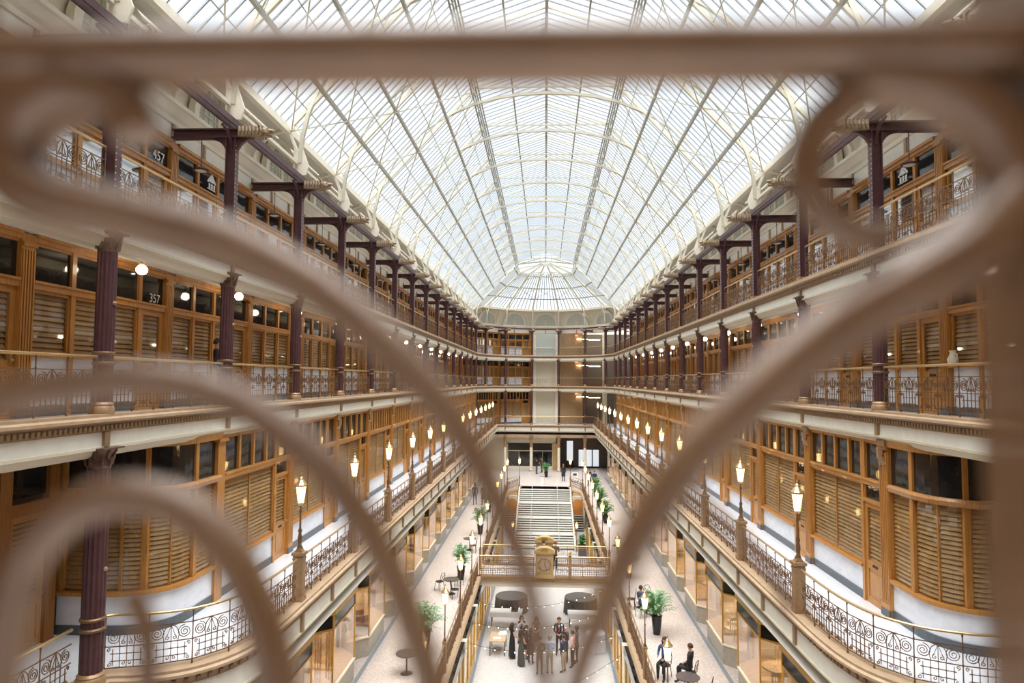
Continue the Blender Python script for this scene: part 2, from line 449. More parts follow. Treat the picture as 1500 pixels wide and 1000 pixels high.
for s in (1, -1):
    for k in range(1, 14):
        rail_section((s * 6, YK(k) + .18), (s * 6, YK(k + 1) - .18), H(-5.4),
                     'scrollwork railing between lamp posts on the %s lamp gallery, %s bay from the camera' % (SIDE[s], ORD[k - 1]),
                     'lamp gallery railings on the %s' % SIDE[s], 6, 0 if k < 6 else 1, ends=(True, True))
    rail_section((s * 6, YK(14) + .18), (s * 6, YB - .06), H(-5.4), 'last short railing of the %s lamp gallery meeting the far wall balcony' % SIDE[s], 'lamp gallery railings on the %s' % SIDE[s], 6, 1)
    # bowed part near the camera: one thing, curved handrail
    pts = [(s * x, y) for x, y in BOW[4:]] + [(s * 6.0, 16.55)]
    r = thing('balcony_railing', 'curved scrollwork railing bowing from the iron column to the first lamp post on the %s' % SIDE[s], 'railing', (0, 0, H(-5.4)), 0)
    a = MB(); a.tube([(x, y, 1.02) for x, y in smooth_path(pts, 2)], .027, 8); a.obj('handrail', 'brass', r, True)
    acc = [0]
    for i in range(len(pts) - 1): acc.append(acc[-1] + (Vector(pts[i + 1]) - Vector(pts[i])).length)
    def at(t):
        for i in range(len(pts) - 1):
            if acc[i + 1] >= t - 1e-6:
                f = (t - acc[i]) / (acc[i + 1] - acc[i]); return Vector(pts[i]).lerp(Vector(pts[i + 1]), f)
        return Vector(pts[-1])
    npn = 7
    for i in range(npn):
        p = at(acc[-1] * i / npn); q = at(acc[-1] * (i + 1) / npn); d = q - p; c = (p + q) / 2
        inst('scroll_panel', PANEL[0], r, (c.x, c.y, 0), math.atan2(-d.x, d.y), (1, d.length / PW, 1)); inst('post', POST, r, (p.x, p.y, 0))
    rail_section((s * 8.2, 6.6), (s * 8.2, 11.75), H(-5.4), 'straight scrollwork railing running from the %s iron column towards the camera' % SIDE[s], None, 7, 0)
for i in range(5):
    xs = [6.0, 4.9, 1.7, -1.7, -4.9, -6.0]
    rail_section((xs[i] - .06, YB), (xs[i + 1] + .06, YB), H(-5.4), 'railing of the lamp gallery across the far end, %s bay from the right' % ORD[i], 'lamp gallery railings at the far end', 4, 1)

# ------------------------------------------------------------------ columns
def fluted(mb, r, z0, z1, n=14, c=(0, 0)):
    pts = []
    for i in range(n * 2):
        a = PI * i / n; rr = r if i % 2 else r * .9
        pts.append((c[0] + rr * math.cos(a), c[1] + rr * math.sin(a)))
    mb.prism(pts, z0, z1)
def leafcap(mb, r, z, h):
    mb.lathe([(r * .95, z), (r * 1.05, z + .03), (r * .95, z + .05), (r * 1.0, z + h * .5), (r * 1.25, z + h * .75), (r * 1.5, z + h * .92)], n=12)
    for ring_ in range(2):
        for i in range(8):
            a = 2 * PI * (i + .5 * ring_) / 8; c, s_ = math.cos(a), math.sin(a); zz = z + .06 + ring_ * h * .35
            rr = r * (1.02 + .12 * ring_)
            mb.tube([(c * rr, s_ * rr, zz), (c * rr * 1.12, s_ * rr * 1.12, zz + h * .28), (c * rr * 1.3, s_ * rr * 1.3, zz + h * .36), (c * rr * 1.28, s_ * rr * 1.28, zz + h * .28)], [.035, .03, .022, .012], 4)
    mb.box(-r * 1.5, r * 1.5, -r * 1.5, r * 1.5, z + h * .92, z + h)
def round_column(label, group, loc, hgt, r=.165, rs=1.05):
    t = thing('iron_column', label, 'column', loc, 0, group)
    a = MB(); fluted(a, r, .2, hgt - .38); a.obj('shaft', 'iron', t)
    a = MB(); a.lathe([(r * 1.3, 0), (r * 1.3, .1), (r * 1.15, .14), (r * 1.2, .17), (r * 1.02, .21)], n=14); a.obj('base', 'bronze_pale', t, True)
    a = MB(); leafcap(a, r, hgt - .38, .38); a.obj('capital', 'capital', t)
    a = MB(); a.lathe([(r * 1.02, rs), (r * 1.14, rs + .02), (r * 1.14, rs + .05), (r * 1.02, rs + .07)], n=14)
    a.lathe([(r * 1.02, rs - .18), (r * 1.14, rs - .16), (r * 1.14, rs - .13), (r * 1.02, rs - .11)], n=14); a.obj('collar', 'bronze', t, True)
    a = MB(); a.ball((-r, 0, 2.0 + .0), .045, 8); a.obj('rosette', 'bronze_pale', t)
    return t
def colname(s, k): return '%s iron column from the camera along the %s of the middle gallery' % (ORD[k + 1], SIDE[s])
base3 = None
for s in (1, -1):
    for k in range(-1, 15):
        lab = 'fluted purple-brown ' + colname(s, k)
        loc = (s * 8, YK(k), H(-.65)); rz = 0 if s == 1 else PI
        if base3 is None:
            base3 = round_column(lab, None, loc, 3.3); base3.rotation_euler[2] = rz; base3['group'] = 'round columns of the middle gallery'
        else: copy_tree(base3, loc, rz, lab)
for i in range(1, 7):
    x, y = ring(8.0)[i]; copy_tree(base3, (x, y, H(-.65)), -PI / 2, 'thin dark column of the middle gallery at the far end, %s from the right' % ORD[i - 1])
c2 = None
for s in (1, -1):
    lab = 'tall purple-brown iron column carrying the middle gallery at the near %s corner of the lamp gallery' % SIDE[s]
    if c2 is None: c2 = round_column(lab, None, (s * 8, YK(0), H(-5.4)), 4.15, .19, 1.1)
    else: copy_tree(c2, (s * 8, YK(0), H(-5.4)), PI, lab)
for i, x in enumerate((4.9, 1.7, -1.7, -4.9)):
    copy_tree(c2, (x, YB + .2, H(-5.4)), -PI / 2, 'dark column standing on the lamp gallery at the far end, %s from the right' % ORD[i], (.8, .8, 1))
# square riveted columns of the top gallery with bracket, beam and carved beast head
def top_column(label):
    t = thing('iron_column', label, 'column', (0, 0, 0), 0, 'riveted columns of the top gallery')
    a = MB(); a.box(-.1, .1, -.045, .045, 0, 2.95); a.box(-.13, -.1, -.1, .1, 0, 2.95); a.box(.1, .13, -.1, .1, 0, 2.95)
    a.obj('shaft', 'iron', t)
    a = MB()
    for z in [i * .12 + .1 for i in range(23)]:
        for y in (-.075, .075): a.ball((-.133, y, z), .014, 4)
    a.obj('rivets', 'cream_shade', t)
    a = MB(); a.box(-.17, .17, -.14, .14, 0, .1); a.obj('base', 'bronze_pale', t)
    a = MB()
    for sx in (-1, 1):        # curved brackets in the wall-to-hall direction
        R = .45; pts = []
        for i in range(9):
            an = PI / 2 * i / 8; pts.append((sx * (.12 + R - R * math.cos(an)), 2.48 + R * math.sin(an)))
        poly = pts + [(sx * .1, 2.95), (sx * .1, 2.48)]
        a.prism(poly, -.05, .05, 'y')
    for sy in (-1, 1):        # and along the row
        R = .5; pts = []
        for i in range(9):
            an = PI / 2 * i / 8; pts.append((sy * (.05 + R - R * math.cos(an)), 2.62 + R * math.sin(an)))
        for i in range(8):
            p, q = pts[i], pts[i + 1]
            a.tube([(0, p[0], p[1]), (0, q[0], q[1])], .045, 4)
    a.obj('bracket', 'iron', t)
    a = MB(); a.box(-.2, 1.55, -.11, .11, 2.95, 2.99); a.box(-.2, 1.55, -.11, .11, 3.15, 3.19); a.box(-.2, 1.55, -.04, .04, 2.99, 3.15); a.obj('cross_beam', 'iron', t)
    a = MB()                  # carved head reaching into the hall
    a.box(-.75, -.2, -.15, .15, 2.97, 3.19)
    for i in range(7):
        x = -.25 - i * .09
        a.tube([(x, -.16, 2.98), (x - .03, -.19, 3.08), (x, -.16, 3.2), (x - .02, 0, 3.24), (x, .16, 3.2), (x - .03, .19, 3.08), (x, .16, 2.98)], .028, 4)
    a.ball((-.84, 0, 3.1), (.16, .15, .14), 10); a.ball((-.98, 0, 3.13), (.12, .09, .06), 8); a.ball((-.95, 0, 3.01), (.1, .08, .04), 8)
    for sy in (-1, 1):
        a.tube([(-.78, sy * .1, 3.2), (-.7, sy * .15, 3.3), (-.66, sy * .13, 3.34)], [.04, .025, .01], 5)
        a.ball((-.93, sy * .09, 3.17), .03, 6)
    a.obj('beast_head', 'gargoyle', t)
    return t
tc0 = top_column('x')
first = True
for s in (1, -1):
    for k in range(-1, 15):
        lab = 'riveted column with carved beast head, %s from the camera on the %s of the top gallery' % (ORD[k + 1], SIDE[s])
        loc = (s * 8, YK(k), H(3.16)); rz = 0 if s == 1 else PI
        if first: tc0.location = loc; tc0.rotation_euler[2] = rz; tc0['label'] = lab; first = False
        else: copy_tree(tc0, loc, rz, lab)
for i in range(1, 7):
    x, y = ring(8.0)[i]; copy_tree(tc0, (x, y, H(3.16)), math.radians(ANG[i]), 'riveted column of the top gallery at the far end, %s from the right' % ORD[i - 1])
# dark longitudinal beams above the top gallery columns
a = MB()
for dx in (-.1, .1):
    sweep(a, P8, [(dx - .02, H(6.42)), (dx + .02, H(6.42)), (dx + .02, H(6.58)), (dx - .02, H(6.58))])
struct('trim_24', a, 'iron')
# cream eave beam and sloping soffit up to the attic wall
a = MB()
for s in (1, -1):
    x0 = s * 8.42
    a.box(x0 - .09, x0 + .09, Y0, YA, H(7.98), H(8.22)); a.box(s * 8.05, s * 8.15, Y0, YA, H(6.95), H(7.05))
RP = ring(8.25)
sweep(a, RP, [(-.08, H(8.78)), (.08, H(8.78)), (.1, H(9.0)), (-.12, H(9.0))])
struct('trim_25', a, 'cream')
a = MB()
for s in (1, -1): a.quad((s * 8.45, Y0, H(8.2)), (s * 8.45, YA, H(8.2)), (s * 9.7, YA, H(8.72)), (s * 9.7, Y0, H(8.72)))
r_ = ring(8.25, H(9.0)); q_ = ring(9.8, H(9.15))
for i in range(7): a.quad(r_[i], q_[i], q_[i + 1], r_[i + 1])
struct('ceiling_eaves', a, 'soffit')

# ------------------------------------------------------------------ roof
M_, S_ = 1.095, 1.23
DX, DZ = 3.28, 13.6
def slope_z(x): return DZ - (x - DX) * (DZ - 8.15) / (8.4 - DX)
XP = [DX, 4.62, 5.98, 7.25, 8.4]
RZ = 14.75
def truss(label, y):
    t = thing('roof_truss', label, 'roof truss', (0, y, 0), 0, 'arched steel roof trusses')
    N = 12
    arch = []
    for i in range(N + 1):
        # quarter of a pointed-elliptic arch from springing to crown
        f = i / N; an = f * PI / 2
        x = 8.0 * math.cos(an) ** .92; z = 7.0 + 6.3 * math.sin(an) ** .98
        arch.append((x, z))
    for s in (1, -1):
        a = MB(); a.tube([(s * x, 0, H(z)) for x, z in arch], .085, 4, up=(0, 1, 0)); a.obj('arch_chord', 'roof_steel', t)
        a = MB(); a.tube([(s * 8.4, 0, H(8.12)), (s * DX, 0, H(DZ))], .075, 4, up=(0, 1, 0))
        a.tube([(s * DX, 0, H(DZ)), (s * .02, 0, H(RZ))], .05, 4, up=(0, 1, 0)); a.obj('rafter', 'roof_steel', t)
        a = MB()
        # web members between arch and rafter
        idx = [1, 3, 4, 6, 7, 9]
        raf = [8.2, 7.4, 6.5, 5.6, 4.6, 3.6]
        prev = None
        for j, i in enumerate(idx):
            x, z = arch[i]; p = (s * x, 0, H(z)); q = (s * raf[j], 0, H(slope_z(raf[j])))
            a.tube([p, q], .032, 4, up=(0, 1, 0))
            if prev: a.tube([prev, p], .032, 4, up=(0, 1, 0))
            prev = q
        a.obj('web', 'roof_steel', t)
        a = MB(); a.prism([(s * 8.2, H(6.6)), (s * 7.8, H(6.6)), (s * 7.7, H(6.9)), (s * 7.9, H(7.45)), (s * 8.2, H(7.5))], -.03, .03, 'y'); a.tube([(s * 8.1, 0, H(7.4)), (s * 8.4, 0, H(8.1))], .06, 4, up=(0, 1, 0)); a.obj('gusset_plate', 'cream', t)
    a = MB(); a.tube([(-DX, 0, H(DZ)), (DX, 0, H(DZ))], .05, 4, up=(0, 1, 0)); a.obj('tie_rod', 'roof_steel', t)
    a = MB(); a.tube([(0, 0, H(13.3)), (0, 0, H(RZ))], .03, 4); a.obj('king_post', 'purlin', t)
    return t
TR = None
for k in range(-2, 15):
    lab = 'cream arched roof truss spanning the hall, %s from the camera' % ORD[k + 2]
    if TR is None: TR = truss(lab, YK(k))
    else: copy_tree(TR, (0, YK(k), 0), 0, lab)
# diagonal wind bracing arcs springing bay to bay (they cross between neighbouring trusses)
br = None
for s in (1, -1):
    for k in range(-1, 14):
        lab = 'crossed cream roof braces in the %s bay from the camera on the %s slope' % (ORD[k + 1], SIDE[s])
        if br is None:
            br = thing('roof_brace', lab, 'roof brace', (0, YK(k), 0), 0, 'crossed braces under the glass roof')
            for (x0, x1) in ((8.3, 5.98), (5.98, DX)):
                for f in (0, 1):
                    a = MB(); y0, y1 = (0, B) if f == 0 else (B, 0)
                    a.tube([(x0, y0, H(slope_z(x0) - .14 - .05 * f)), (x1, y1, H(slope_z(x1) - .14 - .05 * f))], .03, 4); a.obj('brace_bar', 'roof_steel', br)
        else: copy_tree(br, (0, YK(k) + (B if s == -1 else 0), 0), 0 if s == 1 else PI, lab)
# purlins
n = 26
for s in (1, -1):
    for x in XP[1:4]:
        a = MB(); z = H(slope_z(x)); a.box(s * x - .05, s * x + .05, Y0, YA, z - .12, z + .02); struct('trim_%d' % n, a, 'purlin'); n += 1
    for (x, zz, w) in ((1.64, DZ + (RZ - DZ) * .5, .035),):
        a = MB(); a.box(s * x - w, s * x + w, Y0, YA, H(zz) - .08, H(zz) + .02); struct('trim_%d' % n, a, 'purlin'); n += 1
    for x in (3.95, 5.3, 6.6, 7.8):
        a = MB(); z = H(slope_z(x)); a.box(s * x - .012, s * x + .012, Y0, YA, z - .03, z + .0); struct('trim_%d' % n, a, 'purlin'); n += 1
    # lattice girder under the lantern
    a = MB()
    for dx in (-.1, .12):
        for dz in (-.02, -.5): a.box(s * (DX + dx) - .03, s * (DX + dx) + .03, Y0, YA, H(DZ + dz) - .05, H(DZ + dz) + .03)
    y = Y0
    while y < YA - .5:
        a.tube([(s * (DX + .12), y, H(DZ - .5)), (s * (DX + .12), y + .6, H(DZ))], .018, 4); a.tube([(s * (DX + .12), y + .6, H(DZ)), (s * (DX + .12), y + 1.2, H(DZ - .5))], .018, 4); y += 1.185
    struct('trim_%d' % n, a, 'purlin'); n += 1
a = MB(); a.box(-.06, .06, Y0, YA, H(RZ) - .14, H(RZ) + .02); struct('trim_%d' % n, a, 'purlin'); n += 1
TRIM = [n]
# glass roof: each bay of each slope is a window with its glazing bars
def slope_window(s, k, lo, hi, nb):
    (x0, z0), (x1, z1) = lo, hi
    a = MB(); y0, y1 = YK(k), YK(k + 1); d = .06
    a.quad((s * x0, y0, H(z0) + d), (s * x0, y1, H(z0) + d), (s * x1, y1, H(z1) + d), (s * x1, y0, H(z1) + d))
    w = a.obj('window_%d' % WN[0], 'skyglass'); w['kind'] = 'structure'; WN[0] += 1
    a = MB()
    for i in range(nb):
        y = y0 + (y1 - y0) * i / nb
        a.tube([(s * x0, y, H(z0) + .03), (s * x1, y, H(z1) + .03)], .03, 4, up=(0, 1, 0))
    a.obj('glazing_bars', 'glazing_bar', w)
WN = [1]
for k in range(-3, 14):
    for s in (1, -1):
        slope_window(s, k, (8.4, 8.15), (DX, DZ), 11)
        slope_window(s, k, (DX, DZ), (0, RZ), 11)
a = MB(); y0, y1 = Y0, YK(-3)
for s in (1, -1):
    pass
# half-dome over the apse
r0 = [(8.2 * math.cos(math.radians(a_)), YA + 8.2 * math.sin(math.radians(a_)), H(9.0)) for a_ in ANG]
r1 = [(DX * math.cos(math.radians(a_)), YA + DX * math.sin(math.radians(a_)), H(DZ - .85)) for a_ in ANG]
r0[0] = (8.3, YA, H(8.3)); r0[-1] = (-8.3, YA, H(8.3))
r1[0] = (DX, YA, H(DZ - .2)); r1[-1] = (-DX, YA, H(DZ - .2))
ap = (0, YA, H(RZ - .95))
def lerp(p, q, t): return tuple(p[i] + (q[i] - p[i]) * t for i in range(3))
for i in range(7):
    a = MB(); a.quad(r0[i], r0[i + 1], r1[i + 1], r1[i]); a.add([r1[i], r1[i + 1], ap], [(0, 1, 2)])
    w = a.obj('window_%d' % WN[0], 'skyglass'); w['kind'] = 'structure'; WN[0] += 1
    a = MB()
    for j in range(1, 7):
        p, q = lerp(r0[i], r0[i + 1], j / 7), lerp(r1[i], r1[i + 1], j / 7); a.tube([p, q], .042, 4)
    for t in (.3, .6, .93):
        a.tube([lerp(r0[i], r1[i], t), lerp(r0[i + 1], r1[i + 1], t)], .08, 4)
    a.tube([lerp(r0[i], r1[i], .3), lerp(r0[i + 1], r1[i + 1], .6)], .025, 4); a.tube([lerp(r0[i + 1], r1[i + 1], .3), lerp(r0[i], r1[i], .6)], .025, 4)
    a.obj('glazing_bars', 'purlin', w)
    a = MB(); a.tube([r0[i], r0[i + 1]], .1, 4); a.obj('window_frame', 'cream', w)
for i in range(1, 7):
    an = math.radians(ANG[i]); t = thing('dome_rib', 'curved cream rib of the half-dome at the far end, %s from the right' % ORD[i - 1], 'roof rib', (0, YA, 0), an, 'ribs of the half-dome')
    a = MB(); a.tube([(7.95, 0, H(9.05)), (DX, 0, H(DZ - .95)), (.5, 0, H(RZ - 1.2))], .11, 4, up=(0, 1, 0)); a.obj('rafter', 'roof_steel', t)
    a = MB(); pts = []
    for j in range(11):
        f = j / 10 * PI / 2 * .96; pts.append((7.9 * math.cos(f) ** .92, 0, H(7.0 + 5.6 * math.sin(f))))
    a.tube(pts, .06, 4, up=(0, 1, 0)); a.obj('arch_chord', 'roof_steel', t)
    a = MB(); prev = None
    for j, x in ((1, 8.0), (3, 7.0), (5, 5.8), (6, 4.6), (8, 3.3)):
        p = pts[j]; q = (x, 0, H(8.9 + (8.2 - x) * (DZ - .95 - 8.9) / (8.2 - DX))); a.tube([p, q], .03, 4)
        if prev: a.tube([prev, p], .03, 4)
        prev = q
    a.obj('web', 'roof_steel', t)

# glazed end between the main roof and the half-dome
a = MB(); top = (0, YA, H(RZ)); a.add([r1[0], top, ap], [(0, 1, 2)]); a.add([top, r1[-1], ap], [(0, 1, 2)])
w = a.obj('window_%d' % WN[0], 'skyglass'); w['kind'] = 'structure'; WN[0] += 1
a = MB()
for t_ in (.2, .4, .6, .8): a.tube([lerp(r1[0], top, t_), lerp(r1[0], ap, t_)], .04, 4); a.tube([lerp(r1[-1], top, t_), lerp(r1[-1], ap, t_)], .04, 4)
a.tube([r1[0], ap], .05, 4); a.tube([ap, r1[-1]], .07, 4); a.tube([top, ap], .06, 4); a.tube([lerp(top, ap, .5), r1[0]], .05, 4); a.tube([lerp(top, ap, .5), r1[-1]], .05, 4); a.obj('glazing_bars', 'purlin', w)
# lunette windows of the attic wall -----------------------------------
def lunette(label):
    t = thing('lunette_window', label, 'window', (0, 0, 0), 0, 'arched attic windows')
    n = 14; R = 1.55
    a = MB()
    out = [(R * math.cos(PI * i / n), R * math.sin(PI * i / n)) for i in range(n + 1)]
    for i in range(n):
        p, q = out[i], out[i + 1]; k = .84
        a.prism([p, q, (q[0] * k, q[1] * k), (p[0] * k, p[1] * k)], -.14, .04, 'x')
    a.box(-.14, .04, -R, R, -.1, .0)
    a.obj('arch_frame', 'cream', t)
    a = MB(); k = .85; a.add([(-.05, p[0] * k, p[1] * k) for p in out], [tuple(range(n + 1))]); a.obj('pane', 'lunette_glass', t)
    a = MB()
    for y in (-.9, -.6, -.3, 0, .3, .6, .9): a.box(-.08, -.05, y - .015, y + .015, 0, math.sqrt((R * .85) ** 2 - y * y))
    for z in (.3, .6, .9): 
        w = math.sqrt((R * .85) ** 2 - z * z); a.box(-.08, -.05, -w, w, z - .015, z + .015)
    a.box(-.09, -.05, -.13, .13, .0, .5); a.obj('glazing_bars', 'cream_shade', t)
    a = MB()                  # curved rib beside the arch carrying the eaves
    pts = []
    for j in range(7):
        f = j / 6 * PI / 2; pts.append((-1.4 + 1.4 * math.cos(f), B / 2, .0 + 1.1 * math.sin(f)))
    a.tube(pts, .09, 4, up=(0, 1, 0)); a.obj('cove_rib', 'cream', t)
    return t
mat('lunette_glass', (.55, .60, .56), .2)
LU = None
for s in (1, -1):
    for k in range(-1, 14):
        lab = 'arched attic window above the top gallery, %s from the camera on the %s' % (ORD[k + 1], SIDE[s])
        loc = (s * 9.6, YK(k) + B / 2, H(7.05)); rz = 0 if s == 1 else PI
        if LU is None: LU = lunette(lab); LU.location = loc
        else: copy_tree(LU, loc, rz, lab)
rr = ring(9.6)
for i in range(7):
    p, q = rr[i], rr[i + 1]; an = math.atan2(-(q[0] - p[0]), q[1] - p[1])
    copy_tree(LU, ((p[0] + q[0]) / 2, (p[1] + q[1]) / 2, H(7.05)), an, 'arched attic window under the half-dome, %s from the right' % ORD[i], (1, 1.03, 1.12))

# ------------------------------------------------------------------ timber shopfronts of the galleries
def blind_mesh(w, h):
    a = MB(); n_ = max(4, int(h / .10))
    for i in range(n_):
        z = h * i / n_; a.quad((.02, 0, z), (.02, w, z), (.055, w, z + h / n_ * .72), (.055, 0, z + h / n_ * .72))
    a.box(.06, .065, 0, w, 0, h, 1)
    return a.mesh('blind', ['blind', 'wood_deep'])
def glazed_door(t, y0, y1, top, trans_z=None):
    """door leaf between y0,y1 with height top; keeps children on the leaf"""
    w = y1 - y0; a = MB(); f = .13
    a.box(-.03, .03, y0, y0 + f, 0, top); a.box(-.03, .03, y1 - f, y1, 0, top)
    a.box(-.03, .03, y0 + f, y1 - f, top - f, top); a.box(-.03, .03, y0 + f, y1 - f, .85, 1.05); a.box(-.03, .03, y0 + f, y1 - f, 0, .16)
    a.box(-.01, .02, y0 + f, y1 - f, .16, .85); a.box(-.022, .0, y0 + f + .07, y1 - f - .07, .24, .77)
    d = a.obj('door', 'wood', t)
    a = MB(); a.box(-.008, .0, y0 + f, y1 - f, 1.05, top - f); a.obj('pane', 'glass_side', d)
    bl = bpy.data.objects.new('blind', blind_mesh(w - 2 * f, top - f - 1.05)); col.objects.link(bl); bl.parent = d; bl.location = (0, y0 + f, 1.05)
    a = MB(); a.box(-.06, -.03, y0 + .05, y0 + .09, .98, 1.2); a.ball((-.075, y0 + .07, 1.05), .028, 8); a.obj('handle', 'brass', d)
    a = MB(); a.box(-.04, -.028, (y0 + y1) / 2 - .13, (y0 + y1) / 2 + .13, .92, .98); a.obj('mail_slot', 'black_metal', d)
PANE = ['glass_side']
def shopfront(Ht, dado, tz, wins, pil=.34, door=.95, transn=None, wood='wood', label='x', group=None):
    """local: front faces -x, y 0..B. wins: window widths after the door"""
    t = thing('timber_shopfront', label, 'shopfront', (0, 0, 0), 0, group)
    a = MB(); a.box(-.1, .1, -pil / 2, pil / 2, 0, Ht)
    for i in range(5):
        y = -pil / 2 + pil * (i + .5) / 5; a.box(-.125, -.1, y - .018, y + .018, .35, Ht - .3)
    a.box(-.15, .1, -pil / 2, pil / 2, Ht - .24, Ht - .16); a.box(-.13, .1, -pil / 2, pil / 2, .18, .3)
    a.obj('pilaster', wood, t)
    if Ht > 4: a = MB(); a.box(-.17, -.1, -pil / 2, pil / 2, Ht - .16, Ht - .02); a.tube([(-.11, -.1, Ht - .6), (-.17, 0, Ht - .42), (-.15, .0, Ht - .2)], [.05, .08, .11], 6); a.tube([(-.11, .1, Ht - .6), (-.16, 0, Ht - .5)], [.05, .06], 6); a.obj('capital', 'bronze_pale', t)
    a = MB(); a.box(-.14, .1, -pil / 2, pil / 2, 0, .18); a.obj('plinth', 'slate', t)
    if transn is None: leafcap_ = None
    mw = .12; y = pil / 2; m = MB()
    # header and transom bar
    EP = B - pil / 2 - .006
    m.box(-.1, .1, pil / 2, EP, Ht - .12, Ht); m.box(-.14, .08, pil / 2, EP, Ht - .03, Ht + .05)
    m.box(-.09, .07, pil / 2, EP, tz - .06, tz + .08)
    m.box(-.12, .0, pil / 2, EP, tz + .05, tz + .1)
    dtop = tz - .06 if tz < 2.6 else tz - .5
    glazed_door(t, y, y + door, dtop)
    if dtop < tz - .1:
        m.box(-.07, .05, y, y + door, dtop, dtop + .09)
        a = MB(); a.box(-.01, .0, y, y + door, dtop + .09, tz - .06); a.obj('pane', 'glass_dark', t)
        m.box(-.04, .02, y, y + .07, dtop, tz); m.box(-.04, .02, y + door - .07, y + door, dtop, tz)
    edges = [y, y + door]; y += door
    for w in wins:
        if w is wins[-1] or len(wins) == 1 or abs(y + mw + w - (B - pil / 2)) < .01: w -= .012
        m.box(-.07, .05, y, y + mw, 0, Ht); y0 = y + mw; y1 = y0 + w
        m.box(-.12, .08, y0 - .04, min(y1 + .04, EP), dado, dado + .07)
        m.box(-.04, .02, y0, y0 + .05, dado + .07, tz); m.box(-.04, .02, y1 - .05, y1, dado + .07, tz)
        m.box(-.04, .02, y0, y1, dado + .07, dado + .13); m.box(-.04, .02, y0, y1, tz - .12, tz - .05)
        if w > 2: m.box(-.02, .02, (y0 + y1) / 2 - .02, (y0 + y1) / 2 + .02, dado, tz)
        a = MB(); a.box(-.008, .0, y0 + .04, y1 - .04, dado + .1, tz - .08); wo = a.obj('window', PANE[0], t)
        key = ('bl', round(w, 3), round(tz - dado, 3))
        if key not in HR: HR[key] = blind_mesh(w - .08, tz - dado - .2)
        bl = bpy.data.objects.new('blind', HR[key]); col.objects.link(bl); bl.parent = wo; bl.location = (0, y0 + .04, dado + .1)
        a = MB(); a.box(-.02, .04, y0, y1, .2, dado); a.obj('dado_panel', 'marble', t)
        a = MB(); a.box(-.05, .04, y0, y1, 0, .2); a.obj('plinth', 'slate', t)
        edges += [y0, y1]; y = y1
    # transom lights
    if transn is None:
        spans = [(edges[i], edges[i + 1]) for i in range(0, len(edges), 2)]
    else:
        L0, L1 = pil / 2, B - pil / 2; w = (L1 - L0) / transn; spans = [(L0 + w * i + .045, L0 + w * (i + 1) - .045) for i in range(transn)]
        for i in range(1, transn): m.box(-.08, .05, L0 + w * i - .05, L0 + w * i + .05, tz, Ht)
    for p, q in spans:
        a = MB(); a.box(-.01, .0, p, q, tz + .08, Ht - .1); a.obj('transom_light', 'glass_dark', t)
        m.box(-.05, .03, p, q, Ht - .17, Ht - .1)
    m.obj('frame', wood, t)
    return t
winw = (B - .34 - .95 - .36) / 3
SF3 = shopfront(3.38, 1.12, 2.45, [winw] * 3, wood='wood', group='timber shopfronts of the middle gallery')
PANE[0] = 'glass_shop'
SF4 = shopfront(2.95, 1.1, 2.1, [winw] * 3, wood='wood', group='timber shopfronts of the top gallery')
PANE[0] = 'glass_side'
SF2 = shopfront(4.12, .82, 2.98, [3.27], .4, .95, 5, group='timber shopfronts of the lamp gallery')
SF2F = shopfront(4.12, .82, 2.98, [3.27], .4, .95, 9, group='timber shopfronts of the lamp gallery')
used = {}; S3 = {}; S4 = {}
def put_shop(src, loc, rz, lab, scale=None):
    if id(src) not in used:
        used[id(src)] = 1; src.location = loc; src.rotation_euler[2] = rz; src['label'] = lab
        if scale: src.scale = scale
        return src
    return copy_tree(src, loc, rz, lab, scale)
for s in (1, -1):
    for k in range(-1, 14):
        y = YK(k) if s == 1 else YK(k + 1); rz = 0 if s == 1 else PI
        S3[s, k] = put_shop(SF3, (s * 9.6, y, FL3), rz, 'oak shopfront of the middle gallery, %s from the camera on the %s' % (ORD[k + 1], SIDE[s]))
        S4[s, k] = put_shop(SF4, (s * 9.6, y, FL4), rz, 'oak shopfront of the top gallery, %s from the camera on the %s' % (ORD[k + 1], SIDE[s]))
    for k in range(1, 14):
        y = YK(k) if s == 1 else YK(k + 1); rz = 0 if s == 1 else PI
        put_shop(SF2 if k < 4 else SF2F, (s * 8.12, y, FL2), rz, 'tall oak shopfront of the lamp gallery, %s from the camera on the %s' % (ORD[k - 1], SIDE[s]))
# numbers and emblems painted on a few transom panes
def number_sign(shop, txt, x, y, z, size):
    cu = bpy.data.curves.new('number_sign', 'FONT'); cu.body = txt; cu.size = size; cu.extrude = .003; cu.align_x = 'CENTER'
    tmp = bpy.data.objects.new('tmp', cu); col.objects.link(tmp)
    me = bpy.data.meshes.new_from_object(tmp.evaluated_get(bpy.context.evaluated_depsgraph_get())); bpy.data.objects.remove(tmp)
    me.materials.clear(); me.materials.append(MATS['white_sign'])
    o = bpy.data.objects.new('number_sign', me); col.objects.link(o); o.parent = shop
    sd = 1 if x > 0 else -1
    # local frame of the shopfront: its front faces -x
    lx, ly = (x - shop.location.x) * (1 if sd > 0 else -1), (y - shop.location.y) * (1 if sd > 0 else -1)
    o.location = (lx, ly, z - shop.location.z); o.rotation_euler = (PI / 2, 0, -PI / 2)
number_sign(S3[-1, 0], '357', -9.57, 16.2, H(1.84), .3)
number_sign(S4[-1, 0], '457', -9.57, 16.15, H(5.36), .34)
def emblem(shop, ly):
    a = MB(); x = -.02
    a.prism([(-.26, .18), (0, .42), (.26, .16), (.2, .13), (0, .31), (-.2, .13)], x - .004, x, 'x')
    a.prism([(-.13, .16), (.13, .16), (.16, .22), (0, .29), (-.12, .25)], x - .004, x, 'x')
    for i in range(3): a.box(x - .004, x, -.2 + i * .14, -.11 + i * .14, -.02, .12)
    a.box(x - .004, x, -.22, .24, -.06, -.03)
    o = a.obj('window_emblem', 'white_sign', shop); o.location = (0, ly, 2.38)
